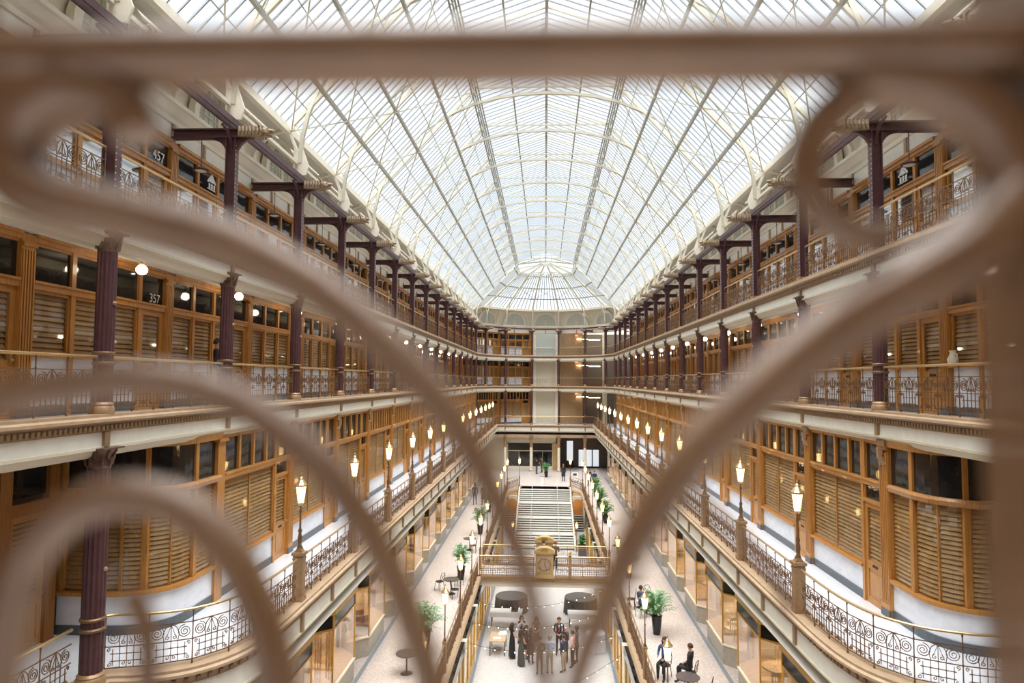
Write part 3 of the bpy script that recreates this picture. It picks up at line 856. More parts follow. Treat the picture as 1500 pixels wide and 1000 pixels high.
emblem(S4[-1, 1], (21.48 - 18.85)); emblem(S4[1, 1], 18.55 - 16.74)
# dish lamps hung below the top gallery beams
P0 = None
for s in (1, -1):
    for k in range(0, 14):
        lab = 'dark dish lamp hung in the top gallery, %s from camera on the %s' % (ORD[k], SIDE[s]); loc = (s * 8.8, YK(k), H(6.1))
        if P0 is None:
            P0 = thing('pendant_lamp', lab, 'pendant lamp', loc, 0, 'dish lamps of the top gallery')
            a = MB(); a.lathe([(.012, -.72), (.012, 0)], n=6); a.obj('rod', 'iron', P0)
            a = MB(); a.lathe([(.19, -.82), (.2, -.79), (.12, -.75), (.03, -.70)], n=16); a.obj('lamp_shade', 'iron', P0)
            a = MB(); a.lathe([(.1, -.835), (.14, -.822)], n=12); a.obj('lens', 'cream_shade', P0)
        else: copy_tree(P0, loc, 0, lab)
# far end: shopfronts on the left facets, panelled walls and white pillars elsewhere
chord = (Vector(ring(9.6)[1]) - Vector(ring(9.6)[0])).length
WRAP = [(SF3, FL3, 'middle'), (SF4, FL4, 'top'), (SF2F, FL2, 'lamp')]
for i in range(7):
    p, q = rr[i], rr[i + 1]; an = math.atan2(-(q[0] - p[0]), q[1] - p[1])
    for src, z, nm in WRAP:
        if i >= 4:
            put_shop(src, (p[0], p[1], z), an, 'oak shopfront at the far end of the %s gallery, %s from the left' % (nm, ORD[6 - i]), (1, chord / B * .96, 1))
for z0, z1, nm in ((FL2, H(-1.3), 'lamp'), (FL3, H(2.66), 'middle'), (FL4, H(6.0), 'top')):
    a = MB(); sweep(a, ring(9.6)[4:], [(-.2, z0), (-.12, z0), (-.12, z1), (-.2, z1)]); struct('wall_facet_' + nm, a, 'wood_deep')
    # recess with pillars (middle facet) and panelled corner with slim tube lights (right)
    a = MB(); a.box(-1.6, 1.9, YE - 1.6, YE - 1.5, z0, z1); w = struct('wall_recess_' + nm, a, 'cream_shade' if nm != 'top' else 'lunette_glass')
    a = MB(); a.box(1.9, 4.6, 87.2, 87.3, z0, z1); a.box(4.6, 4.7, 86.3, 87.3, z0, z1)
    for i in range(6): a.box(2.1 + i * .42, 2.13 + i * .42, 87.17, 87.2, z0 + .1, z1 - .3)
    struct('wall_panelled_' + nm, a, 'wood_panel')
    a = MB(); a.box(4.7, 10.8, 88.4, 88.5, z0, z1); struct('wall_dark_' + nm, a, 'dark_wall')
    for x, nn in ((-1.35, 'left'), (1.45, 'right')):
        t = thing('white_pillar', 'white square pillar %s of the recess at the far end of the %s gallery' % (nn, nm), 'pillar', (x, 87.3, z0), 0, 'white pillars at the far end')
        a = MB(); a.box(-.17, .17, -.17, .17, .12, z1 - z0 - .15); a.obj('shaft', 'cream', t)
        a = MB(); a.box(-.2, .2, -.2, .2, 0, .12); a.obj('base', 'cream_shade', t)
    t = thing('round_pillar', 'thick cream round pillar in the right corner of the %s gallery' % nm, 'pillar', (7.45, 86.2, z0), 0, 'round pillars at the far end')
    a = MB(); a.lathe([(.32, .1), (.3, .2), (.28, z1 - z0 - .3)], n=16); a.obj('shaft', 'cream_shade', t, True)
    a = MB(); a.lathe([(.36, 0), (.36, .1)], n=16); a.obj('base', 'tan', t)
    a = MB(); a.lathe([(.28, z1 - z0 - .3), (.38, z1 - z0 - .15), (.38, z1 - z0 - .01)], n=16); a.obj('capital', 'cream', t)
    if nm != 'lamp' or True:
        t = thing('tube_light', 'long thin tube lights over the panelled corner of the %s gallery' % nm, 'light', (4.9, 86.9, z1 - .75), 0, 'tube lights at the far end')
        for j in range(2):
            a = MB(); a.box(j * 1.5 - .9, j * 1.5 + .5, -.03 - j * .2, .03 - j * .2, j * -.08, .06 - j * .08); a.obj('tube', 'tube_light', t)
        a = MB(); a.box(-.01, .01, -.01, .01, .06, .74); a.box(1.4, 1.42, -.21, -.19, -.02, .74); a.obj('hanger', 'black_metal', t)
    t = thing('exit_sign', 'small red exit sign under the ceiling at the far end of the %s gallery' % nm, 'sign', (3.9, 86.0, z1 - .3), 0, 'red exit signs')
    a = MB(); a.box(-.17, .17, -.02, .02, -.09, .09); a.obj('housing', 'exit_red', t)
    a = MB(); a.box(-.01, .01, -.01, .01, .09, .3); a.obj('hanger', 'black_metal', t)
# curved shopfronts at the near ends of the lamp gallery
for s in (1, -1):
    t = thing('timber_shopfront', 'curved oak shopfront bowing round the near corner of the %s lamp gallery' % SIDE[s], 'shopfront', (0, 0, FL2), 0)
    cv = smooth_path([(8.12, 15.5), (8.2, 15.05), (8.48, 14.66), (8.9, 14.45), (9.45, 14.38)], 3)
    path = [Vector((8.12, 16.54 if s == 1 else 16.70))] + cv + [Vector((10.38, 14.38))]
    path = [(p.x * s, p.y) for p in path]
    if s == -1: path = path[::-1]
    # travel direction puts the hall on one side; sign flips offsets
    sg = -1 if s == 1 else -1
    def sw(prof, m, nm):
        a = MB(); sweep(a, path, [(o * sg, z) for o, z in prof]); return a.obj(nm, m, t)
    sw([(-.02, .2), (.03, .2), (.03, .82), (-.02, .82)], 'marble', 'dado_panel')
    sw([(-.02, 0), (.06, 0), (.06, .2), (-.02, .2)], 'slate', 'plinth')
    wn = sw([(-.0, .9), (.01, .9), (.01, 2.92), (0, 2.92)], 'glass_side', 'window')
    a = MB(); nb = 20
    for i in range(nb):
        z = .95 + 1.95 * i / nb; sweep(a, path, [(.025, z), (.015, z), (.045, z + .07), (.055, z + .07)])
    sweep(a, path, [(.07, .9), (.08, .9), (.08, 2.95), (.07, 2.95)])
    b_ = a.obj('blind', 'blind', wn)
    sw([(-.0, 3.08), (.02, 3.08), (.02, 3.95), (0, 3.95)], 'glass_dark', 'transom_light')
    a = MB()
    for prof in ([(-.1, .82), (.12, .82), (.12, .9), (-.1, .9)], [(-.08, 2.92), (.1, 2.92), (.14, 3.02), (.1, 3.08), (-.08, 3.08)], [(-.1, 3.95), (.12, 3.95), (.15, 4.12), (-.1, 4.12)]):
        sweep(a, path, [(o * sg, z) for o, z in prof])
    posts = [(8.12, 15.62), (8.62, 14.6), (9.45, 14.38), (10.3, 14.38)]
    for x, y in posts: a.box(s * x - .07, s * x + .07, y - .07, y + .07, .82, 4.0)
    if s == -1: a.box(-8.02, -8.22, 16.55, 16.93, 0, 4.12); a.box(-7.96, -8.22, 16.5, 16.98, 3.88, 3.96)
    for (x, y) in ((8.27, 14.96), (9.05, 14.44)): a.box(s * x - .03, s * x + .03, y - .03, y + .03, .82, 2.95)
    a.obj('frame', 'wood', t)
    # recessed wall with a door beside it, facing across the hall
    t = thing('timber_shopfront', 'deep-set oak shop door and window on the near %s wall of the lamp gallery' % SIDE[s], 'shopfront', (s * 10.38, 14.22 if s == -1 else 14.22 - B, FL2), 0 if s == 1 else PI)
    sub = MB(); sub.box(-.12, .1, 0, .3, 0, 4.1) if False else None
    glazed_door(t, .35 if s == -1 else B - 1.35, 1.35 if s == -1 else B - .35, 2.7)
    a = MB(); ys = (.35, 1.35) if s == -1 else (B - 1.35, B - .35)
    a.box(-.1, .1, ys[0] - .3, ys[0], 0, 4.1); a.box(-.1, .1, ys[1], ys[1] + .3, 0, 4.1); a.box(-.09, .09, ys[0], ys[1], 2.7, 2.95)
    y0, y1 = (1.65, B) if s == -1 else (0, B - 1.65)
    a.box(-.12, .08, y0, y1, .82, .9); a.box(-.08, .08, y0, y1, 2.92, 3.05); a.box(-.09, .09, 0, B, 3.95, 4.1); a.box(-.06, .06, (y0 + y1) / 2 - .06, (y0 + y1) / 2 + .06, .9, 4.1)
    a.obj('frame', 'wood_deep', t)
    a = MB(); a.box(-.01, .0, y0, y1, .9, 2.92); a.obj('window', 'glass_side', t)
    a = MB(); a.box(.05, .06, y0, y1, .9, 2.92); a.obj('blind', 'blind', t)
    a = MB(); a.box(-.01, .0, 0, B, 3.05, 3.95); a.obj('transom_light', 'glass_dark', t)
    a = MB(); a.box(-.03, .03, y0, y1, .2, .82); a.obj('dado_panel', 'marble', t)
    a = MB(); a.box(-.05, .03, y0, y1, 0, .2); a.obj('plinth', 'slate', t)

# ------------------------------------------------------------------ lamps
def lantern(t, z, sc=1.0):
    a = MB(); a.lathe([(.075 * sc, z), (.13 * sc, z + .42 * sc)], n=6); a.obj('lantern_glass', 'lamp', t)
    a = MB()
    for i in range(6):
        an = 2 * PI * i / 6; c, s_ = math.cos(an), math.sin(an)
        a.tube([(c * .08 * sc, s_ * .08 * sc, z), (c * .137 * sc, s_ * .137 * sc, z + .43 * sc)], .008 * sc, 4)
    a.lathe([(.03 * sc, z - .08 * sc), (.09 * sc, z - .02 * sc), (.09 * sc, z)], n=8)
    a.lathe([(.16 * sc, z + .42 * sc), (.165 * sc, z + .46 * sc), (.11 * sc, z + .53 * sc), (.05 * sc, z + .6 * sc), (.06 * sc, z + .63 * sc), (.015 * sc, z + .68 * sc), (.028 * sc, z + .72 * sc), (.004, z + .78 * sc)], n=8)
    a.obj('lantern_cap', 'brass', t)
def gallery_lamp(label):
    t = thing('lamp_post', label, 'lamp post', (0, 0, 0), 0, 'lamp posts along the lamp gallery')
    a = MB(); a.box(-.12, .12, -.12, .12, 0, 1.1); a.box(-.14, .14, -.14, .14, 0, .1); a.box(-.15, .15, -.15, .15, 1.1, 1.17)
    a.box(-.13, .13, -.13, .13, 1.0, 1.04)
    a.prism([(-.1, 1.17), (.1, 1.17), (.05, 1.26), (-.05, 1.26)], -.08, .08, 'y'); a.obj('pedestal', 'bronze_pale', t)
    a = MB(); a.lathe([(.06, 1.2), (.075, 1.28), (.04, 1.34), (.06, 1.5), (.035, 1.62), (.055, 1.68), (.028, 1.74), (.022, 2.1), (.04, 2.14), (.02, 2.2), (.02, 2.3)], n=8); a.obj('pole', 'bronze', t, True)
    lantern(t, 2.36, .95); return t
GL = gallery_lamp('x'); f_ = True
for s in (1, -1):
    for k in range(1, 15):
        lab = 'lit bronze lantern post on the %s lamp gallery rail, %s from the camera' % (SIDE[s], ORD[k - 1])
        if f_: GL.location = (s * 6, YK(k), H(-5.4)); GL['label'] = lab; f_ = False
        else: copy_tree(GL, (s * 6, YK(k), H(-5.4)), 0, lab)
def prom_lamp(label):
    t = thing('lamp_post', label, 'lamp post', (0, 0, 0), 0, 'lantern posts along the promenade rail')
    a = MB(); a.box(-.07, .07, -.07, .07, 0, 1.1); a.box(-.09, .09, -.09, .09, 1.1, 1.15); a.obj('pedestal', 'bronze_pale', t)
    a = MB(); a.lathe([(.05, 1.15), (.06, 1.2), (.03, 1.28), (.022, 1.9), (.035, 1.95), (.02, 2.0), (.02, 2.5)], n=8); a.obj('pole', 'bronze', t, True)
    lantern(t, 2.55, .95); return t
PL = prom_lamp('x'); f_ = True
for s in (1, -1):
    for k in range(1, 13):
        y = YK(k) + (.0 if k < 12 else .1)
        if abs(y - 40.4) < .5: pass
        lab = 'lit lantern post on the %s promenade rail, %s from the camera' % (SIDE[s], ORD[k - 1])
        if f_: PL.location = (s * XO, y, FL1 + .1); PL['label'] = lab; f_ = False
        else: copy_tree(PL, (s * XO, y, FL1 + .1), 0, lab)
for s in (1, -1):
    for k in range(1, 12):
        y0, y1 = YK(k) + .12, YK(k + 1) - .12
        if k == 5: y1 = 38.95
        if k == 6: y0 = 41.85
        rail_section((s * XO, y0), (s * XO, y1), FL1 + .1, 'scrollwork railing of the promenade opening on the %s, %s bay from the camera' % (SIDE[s], ORD[k - 1]),
                     'promenade railings on the %s' % SIDE[s], max(2, round((y1 - y0) / .76)), 0 if k < 5 else 1, 1.05, (True, True))
        if k == 6: pass
    p = [(XO * s, YK(12) + .28), (3.45 * s, 69.9), (2.75 * s, 72.2)]
    r = rail_section(p[0], p[1], FL1 + .1, 'short angled railing beside the stair head on the %s, outer piece' % SIDE[s], None, 2, 1, 1.05)
    rail_section(Vector(p[1]).lerp(Vector(p[2]), .05), p[2], FL1 + .1, 'short angled railing beside the stair head on the %s, inner piece' % SIDE[s], None, 3, 1, 1.05)
# globe lights below the gallery ceilings
def globe(label):
    t = thing('ceiling_light', label, 'ceiling light', (0, 0, 0), 0, 'globe lights under the gallery ceiling')
    a = MB(); a.lathe([(.02, -.2), (.02, -.03), (.07, -.02), (.07, 0)], n=8); a.lathe([(.06, -.22), (.09, -.18), (.02, -.16)], n=8); a.obj('stem', 'bronze', t)
    a = MB(); a.ball((0, 0, -.31), (.12, .12, .11), 10); a.obj('globe', 'globe', t, True); return t
GB = globe('x'); f_ = True
for s in (1, -1):
    for k in range(-1, 14):
        lab = 'lit white globe under the middle gallery ceiling, %s from the camera on the %s' % (ORD[k + 1], SIDE[s])
        loc = (s * 8.8, YK(k) + B * .5, H(2.66))
        if f_: GB.location = loc; GB['label'] = lab; f_ = False
        else: copy_tree(GB, loc, 0, lab)
t0 = None
for s in (1, -1):
    for k in range(0, 14):
        lab = 'small round recessed light in the middle gallery ceiling, %s from the camera on the %s' % (ORD[k], SIDE[s]); loc = (s * 8.75, YK(k), H(2.655))
        if t0 is None:
            t0 = thing('ceiling_light', lab, 'ceiling light', loc, 0, 'recessed lights under the gallery ceiling')
            a = MB(); a.lathe([(.1, -.02), (.1, 0)], n=12); a.obj('rim', 'cream', t0); a = MB(); a.lathe([(.075, -.03), (.085, -.02)], n=12); a.obj('lens', 'globe', t0)
        else: copy_tree(t0, loc, 0, lab)

# ------------------------------------------------------------------ promenade shopfronts: angular display bays
XS = 7.05
def display_bay(label, grp='display bays along the promenade'):
    """local: front faces -x; y 0..B ; x=0 is the outer glass line"""
    t = thing('shop_display', label, 'shop window', (0, 0, 0), 0, grp)
    R = .85                                  # depth of the recess
    pl = [(R - .1, .40), (0, 1.15), (0, 3.75), (R - .1, 4.42)]      # plan of the bay
    hb, hg, hs, ht = .74, 2.72, 3.22, 3.95
    def wallstrip(mb, z0, z1, off=.0, th=.05):
        sweep(mb, [p for p in pl][::-1], [(-off, z0), (-off + th, z0), (-off + th, z1), (-off, z1)])
    a = MB(); a.prism([(pl[0][0] + .0, pl[0][1])] + pl[1:3] + [pl[3]], 0, hb, 'z'); a.obj('stone_base', 'stone', t)
    a = MB(); a.prism([(pl[0][0], pl[0][1] - .04), (-.04, 1.12), (-.04, 3.78), (pl[3][0], pl[3][1] + .02)], hb, hb + .06, 'z'); a.obj('sill', 'cream', t)
    for i in range(3):
        p, q = pl[i], pl[i + 1]; a = MB(); d = .012
        a.quad((p[0], p[1], hb + .06), (q[0], q[1], hb + .06), (q[0], q[1], hg), (p[0], p[1], hg)); a.obj('pane', 'glass_shop', t)
    a = MB()
    for i in range(3):
        p, q = pl[i], pl[i + 1]; a.quad((p[0], p[1], hg + .05), (q[0], q[1], hg + .05), (q[0], q[1], hs), (p[0], p[1], hs))
    a.obj('sign_panel', 'sign_black', t)
    a = MB()
    for p in pl: a.box(p[0] - .025, p[0] + .025, p[1] - .025, p[1] + .025, hb, hs)
    for i in range(3):
        p, q = pl[i], pl[i + 1]; a.tube([(p[0], p[1], hg + .02), (q[0], q[1], hg + .02)], .04, 4)
    a.prism([(R - .1, .34), (-.08, 1.1), (-.08, 3.8), (R - .1, 4.44)], hs, hs + .22, 'z'); a.obj('gilt_frame', 'gold', t)
    a = MB(); a.prism([(R - .1, .32), (-.12, 1.08), (-.12, 3.82), (R - .1, 4.46)], hs + .22, hs + .35, 'z'); a.obj('canopy', 'tan', t)
    # pier and doorway between bays
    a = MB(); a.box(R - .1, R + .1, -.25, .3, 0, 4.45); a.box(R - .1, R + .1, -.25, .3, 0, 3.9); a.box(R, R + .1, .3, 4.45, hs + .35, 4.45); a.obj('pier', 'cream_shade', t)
    return t
DB = display_bay('x'); f_ = True
for s in (1, -1):
    for k in range(0, 14):
        y = YK(k) + .6 if s == 1 else YK(k + 1) + .6
        extra = {(1, 2): ', round table and chairs inside', (1, 3): ', dining chairs inside', (1, 4): ', striped flag inside', (-1, 2): ', gilt hangings inside', (-1, 3): ', dark red armchair inside'}.get((s, k), '')
        lab = 'gilt-framed display window on the %s promenade, %s from camera%s' % (SIDE[s], ORD[k], extra)
        if f_: DB.location = (s * XS, y, FL1); DB['label'] = lab; f_ = False
        else: copy_tree(DB, (s * XS, y, FL1), 0 if s == 1 else PI, lab)
a = MB()
for s in (1, -1):
    a.box(s * 9.6, s * 9.7, Y0, YA + 5, FL1, H(-6.62))
    for k in range(0, 15): a.box(s * 7.95, s * 9.6, YK(k) + .55, YK(k) + .65, FL1, H(-6.62))
struct('wall_shops', a, 'warm_wall')
for s in (1, -1):
    for k in range(1, 14):
        l = bpy.data.lights.new('shop_light', 'POINT'); l.energy = 70; l.color = (1, .80, .56); l.shadow_soft_size = .25
        o = bpy.data.objects.new('shop_light', l); col.objects.link(o); o.location = (s * 8.4, YK(k) + .6 + B / 2, FL1 + 3.2)

# ------------------------------------------------------------------ lowest floor shopfronts
def cellar_bay(label):
    t = thing('shop_display', label, 'shop window', (0, 0, 0), 0, 'cream shopfronts along the lowest floor')
    a = MB(); a.box(0, .25, -.2, .2, 0, 2.85); a.box(-.06, .1, -.2, .2, 2.5, 2.85); a.obj('pier', 'cream', t)
    a = MB(); a.box(0, .2, .2, B - .21, 0, .45); a.obj('stone_base', 'stone', t)
    a = MB(); a.box(.06, .07, .2, B - .2, .45, 2.4); a.obj('pane', 'glass_side', t)
    a = MB(); a.box(0, .2, .2, B - .21, 2.4, 2.85); a.obj('sign_panel', 'sign_black', t)
    a = MB()
    for y in (.2, 1.6, 3.1, B - .25): a.box(.02, .1, y, y + .05, .45, 2.4)
    a.box(.02, .1, .2, B - .2, .45, .5); a.box(.02, .1, .2, B - .2, 2.35, 2.4)
    a.obj('gilt_frame', 'gold', t); return t
CB = cellar_bay('x'); f_ = True
for s in (1, -1):
    for k in range(0, 10):
        y = YK(k) if s == 1 else YK(k + 1); lab = 'cream and glass shopfront on the %s of the lowest floor, %s from the camera' % (SIDE[s], ORD[k])
        if f_: CB.location = (s * 3.5, y, 0); CB['label'] = lab; f_ = False
        else: copy_tree(CB, (s * 3.5, y, 0), 0 if s == 1 else PI, lab)
a = MB()
for s in (1, -1): a.box(s * 6, s * 6.1, Y0, 60, 0, FL1 - .45)
struct('wall_cellar', a, 'warm_wall')
for s in (1, -1):
    for k in range(2, 9, 2):
        l = bpy.data.lights.new('cellar_light', 'POINT'); l.energy = 45; l.color = (1, .82, .6); l.shadow_soft_size = .25
        o = bpy.data.objects.new('cellar_light', l); col.objects.link(o); o.location = (s * 4.8, YK(k) + 2.3, 2.3)

# ------------------------------------------------------------------ staircase
t = thing('staircase', 'wide pale stone staircase rising from the lowest floor to the promenade', 'staircase', (0, 0, 0))
y = 59.4; z = 0; rise = FL1 / 24; n_ = 0
for fl in range(4):
    for i in range(6):
        n_ += 1; z += rise
        a = MB(); dep = .36 if i < 5 else (1.25 if fl < 3 else .5)
        a.box(-2.55, 2.55, y - .04, y + dep + .04, z - .055, z); a.obj('tread', 'step', t)
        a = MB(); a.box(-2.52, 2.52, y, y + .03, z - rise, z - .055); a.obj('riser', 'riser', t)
        y += dep
YTOP = y
for x in (-1.25, 1.25):
    a = MB(); a.box(x - .06, x + .06, 59.5, YTOP, -.02, .02)
for s in (1, -1):
    a = MB(); a.add([(s * 2.55, 59.2, 0), (s * 2.55, YTOP, 0), (s * 2.55, YTOP, FL1 + .25), (s * 2.55, 59.2, .45), (s * 2.7, 59.2, 0), (s * 2.7, YTOP, 0), (s * 2.7, YTOP, FL1 + .25), (s * 2.7, 59.2, .45)],
                    [(0, 1, 2, 3), (4, 7, 6, 5), (0, 4, 5, 1), (1, 5, 6, 2), (2, 6, 7, 3), (3, 7, 4, 0)]); a.obj('stringer', 'cream', t)
    a = MB(); a.tube([(s * 2.62, 59.2, 1.3), (s * 2.62, YTOP, FL1 + 1.1)], .03, 6)
    for i in range(16):
        yy = 59.3 + (YTOP - 59.4) * i / 15; zz = .45 + (FL1 - .2) * i / 15; a.tube([(s * 2.62, yy, zz), (s * 2.62, yy, zz + .85)], .014, 4)
    a.obj('stair_railing', 'bronze', t)
    for j, (yy, zz) in enumerate(((59.2, 0), (YTOP, FL1))):
        pass
for x in (-1.25, 1.25):
    a = MB()
    for i in range(12):
        yy = 59.4 + (YTOP - 59.4) * i / 11; zz = FL1 * i / 11 + .08; a.tube([(x, yy, zz - .1), (x, yy, zz + .75)], .014, 4)
    a.tube([(x, 59.4, .83), (x, YTOP, FL1 + .83)], .022, 6); a.obj('middle_handrail', 'step', t)
for s in (1, -1):
    copy_tree(PL, (s * 2.62, YTOP + .25, FL1), 0, 'tall lantern post at the %s of the stair head' % SIDE[s])
    copy_tree(PL, (s * 2.72, 58.9, -.1), 0, 'lantern post at the foot of the stairs on the %s' % SIDE[s], (1, 1, .8))
# walls under the landing with arched openings to side stairs
a = MB(); a.box(-2.6, 2.6, YTOP + .5, YTOP + .6, 0, FL1 - .3); struct('wall_stair', a, 'cream_shade')
for s in (1, -1):
    a = MB(); y = 68.5; n_ = 12
    # arch-headed wall: polygon ring
    cx, w_, zt = s * 3.25, .52, 2.2
    arc_ = [(cx + w_ * math.cos(PI * i / n_), zt + w_ * math.sin(PI * i / n_)) for i in range(n_ + 1)]
    for i in range(n_):
        p, q = arc_[i], arc_[i + 1]; a.prism([p, q, (q[0], FL1 - .3), (p[0], FL1 - .3)], y, y + .15, 'y')
    a.box(cx + w_, cx + .75, y, y + .15, 0, FL1 - .3); a.box(cx - .75, cx - w_, y, y + .15, 0, FL1 - .3)
    struct('wall_arch_%s' % SIDE[s], a, 'cream')
    a = MB(); a.box(s * 2.72, s * 4, 70.6, 70.7, 0, FL1 - .3); a.box(s * 3.85, s * 3.9, 68.65, 70.6, 0, FL1 - .3); struct('wall_niche_%s' % SIDE[s], a, 'orange_wall')
    t = thing('side_stair', 'narrow dark-edged steps inside the orange arch on the %s' % SIDE[s], 'stairs', (s * 3.25, 66.5, 0))
    for i in range(7):
        a = MB(); a.box(-.5, .5, i * .28, i * .28 + .3, i * .17, i * .17 + .15); a.obj('tread', 'stone', t)
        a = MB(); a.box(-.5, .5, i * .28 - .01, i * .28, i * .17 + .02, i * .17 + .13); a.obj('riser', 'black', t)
l = bpy.data.lights.new('arch_light', 'POINT'); l.energy = 5; l.color = (1, .65, .35); l.shadow_soft_size = .2
o = bpy.data.objects.new('arch_light', l); col.objects.link(o); o.location = (3.2, 69.6, 2.3)
o = o.copy(); col.objects.link(o); o.location = (-3.2, 69.6, 2.3)

# ------------------------------------------------------------------ bridge with clocks
YB0, YB1 = 39.1, 41.7
a = MB(); a.box(-XO, XO, YB0, YB1, FL1 - .02, FL1 + .02); struct('floor_bridge', a, 'terrazzo_pale')
a = MB(); a.box(-XO, XO, YB0 + .05, YB1 - .05, FL1 - .5, FL1 - .03); struct('ceiling_bridge', a, 'cream')
n = TRIM[0]
a = MB()
for yy, sg in ((YB0, -1), (YB1, 1)):
    a.box(-XO, XO, yy - .1, yy + .12, FL1 + .0, FL1 + .1); a.box(-XO, XO, yy + sg * .02 - .06, yy + sg * .02 + .06, FL1 - .18, FL1)
struct('trim_%d' % n, a, 'bronze_pale'); n += 1
GRID = MB(); GRID.box(-.01, .01, -.36, .36, 0, .02)
for i in range(7): GRID.box(-.008, .008, -.36 + i * .12 - .01, -.36 + i * .12 + .01, 0, .3)
for zz in (.1, .2, .3): GRID.box(-.008, .008, -.36, .36, zz - .01, zz + .01)
for yy, nm in ((YB0 + .02, 'near'), (YB1 - .02, 'far')):
    for x0, x1, sd in ((-XO + .08, -.62, 'left'), (.62, XO - .08, 'right')):
        r = thing('balcony_railing', 'gilt railing on the %s side of the bridge, %s of the clock' % (nm, sd), 'railing', (x0, yy, FL1 + .1), -PI / 2, 'bridge railings')
        L = x1 - x0; w = L / 4
        a = MB(); a.tube([(0, 0, 1.1), (0, L, 1.1)], .035, 8); a.obj('handrail', 'brass', r)
        a = MB(); a.tube([(0, 0, .42), (0, L, .42)], .022, 6); a.tube([(0, 0, .98), (0, L, .98)], .015, 6); a.tube([(0, 0, .04), (0, L, .04)], .02, 6); a.obj('rail', 'bronze_pale', r)
        gm = HR.setdefault('grid', GRID.mesh('lattice_panel', 'bronze'))
        for i in range(4):
            inst('scroll_panel', PANEL[1], r, (0, w * (i + .5), .2), 0, (1, w / PW, .95 * .9))
            inst('lattice_panel', gm, r, (.02, w * (i + .5), .08), 0, (1, w / .74, 1))
            a = None; inst('post', POST, r, (0, w * i, 0), 0, (1, 1, 1.08))
        inst('post', POST, r, (0, L, 0), 0, (1, 1, 1.08))
def clock(label, y, k):
    t = thing('clock', label, 'clock', (0, y, FL1 + .0), 0)
    a = MB(); a.box(-.5, .5, -.2, .2, .08, 1.5); a.box(-.56, .56, -.26, .26, 0.08, .2); a.box(-.58, .58, -.27, .27, 1.42, 1.55)
    pts = [(-.56, 1.55)] + [(-.56 + 1.12 * i / 12, 1.58 + .2 * math.sin(PI * i / 12) ** .8) for i in range(13)] + [(.56, 1.55)]
    a.prism(pts, -.24, .24, 'y'); a.obj('case', 'gold_case', t)
    a = MB(); a.box(-.4, .4, -.225, -.2, .38, 1.28); a.obj('face_panel', 'tan', t)
    a = MB()
    for i in range(24):
        p, q = 2 * PI * i / 24, 2 * PI * (i + 1) / 24
        a.tube([(.34 * math.cos(p), -.235, .83 + .34 * math.sin(p)), (.34 * math.cos(q), -.235, .83 + .34 * math.sin(q))], .014, 4)
    for i in range(12):
        p = 2 * PI * i / 12; a.tube([(.26 * math.cos(p), -.235, .83 + .26 * math.sin(p)), (.31 * math.cos(p), -.235, .83 + .31 * math.sin(p))], .012, 4)
    a.obj('dial', 'bronze', t)
    a = MB(); a.tube([(0, -.25, .83), (.06, -.25, 1.05)], .012, 4); a.tube([(0, -.245, .83), (.14, -.245, .58)], .012, 4); a.obj('hands', 'black', t)
    a = MB(); a.tube([(-.2, -.27, 1.66), (-.1, -.29, 1.72), (0, -.29, 1.76), (.1, -.29, 1.72), (.2, -.27, 1.66)], [.02, .035, .045, .035, .02], 5); a.obj('crest', 'gold', t)
mat('gold_case', (.60, .43, .20), .45, metal=.25, noise=(.48, .33, .14), scale=8)
clock('gilt clock case with round dial at the middle of the near bridge rail', YB0 - .02, 0)
clock('gilt clock case rising at the middle of the far bridge rail, partly behind the other', YB1 + .02, 1)
t = thing('newel_post', 'bronze post with ornate finial on the near bridge rail right of the clock', 'post', (1.42, YB0 - .1, FL1 + .08))
a = MB(); a.box(-.08, .08, -.08, .08, 0, 1.2); a.obj('shaft', 'bronze_pale', t); a = MB(); a.lathe([(.05, 1.2), (.1, 1.26), (.05, 1.32), (.09, 1.4), (.01, 1.5)], n=8); a.obj('finial', 'gold', t)

# spotlights under the promenade edge
t0 = None
for s in (1, -1):
    for k in range(1, 12):
        lab = 'small black spotlight clamped under the promenade edge on the %s, %s from the camera' % (SIDE[s], ORD[k - 1]); loc = (s * (XO - .16), YK(k) + 1.9, FL1 - .12)
        if 38.5 < loc[1] < 42: continue
        if t0 is None:
            t0 = thing('spotlight', lab, 'spotlight', loc, 0, 'spotlights under the promenade edge')
            a = MB(); a.tube([(0, -.1, -.1), (0, .12, .02)], [.1, .07], 8); a.obj('housing', 'black_metal', t0); a = MB(); a.box(0, .16, -.02, .02, -.02, .04); a.obj('bracket', 'black_metal', t0)
        else: copy_tree(t0, loc, 0, lab)

# ------------------------------------------------------------------ far end of the promenade
for i, x in enumerate((4.9, 1.7, -1.7, -4.9)):
    t = thing('column', 'cream column with ornate capital at the far end of the promenade, %s from the right' % ORD[i], 'column', (x, YB + .2, FL1), 0, 'cream columns at the far end of the promenade')
    a = MB(); a.lathe([(.2, .15), (.17, .4), (.17, 2.9)], n=12); a.obj('shaft', 'cream', t, True)
    a = MB(); a.lathe([(.26, 0), (.26, .1), (.2, .15)], n=12); a.obj('base', 'tan', t)
    a = MB(); a.lathe([(.17, 2.9), (.2, 2.95), (.17, 3.0), (.18, 3.6)], n=12); leafcap(a, .19, 3.6, .82); a.obj('capital', 'bronze_pale', t)
a = MB(); a.box(-10.8, 10.8, YB + .0, YB + .3, H(-6.62) - .35, H(-6.62)); struct('trim_%d' % n, a, 'tan'); n += 1
t = thing('glass_shopfront', 'dark glass shopfront between cream columns at the far end of the promenade', 'shopfront', (0, 86, FL1))
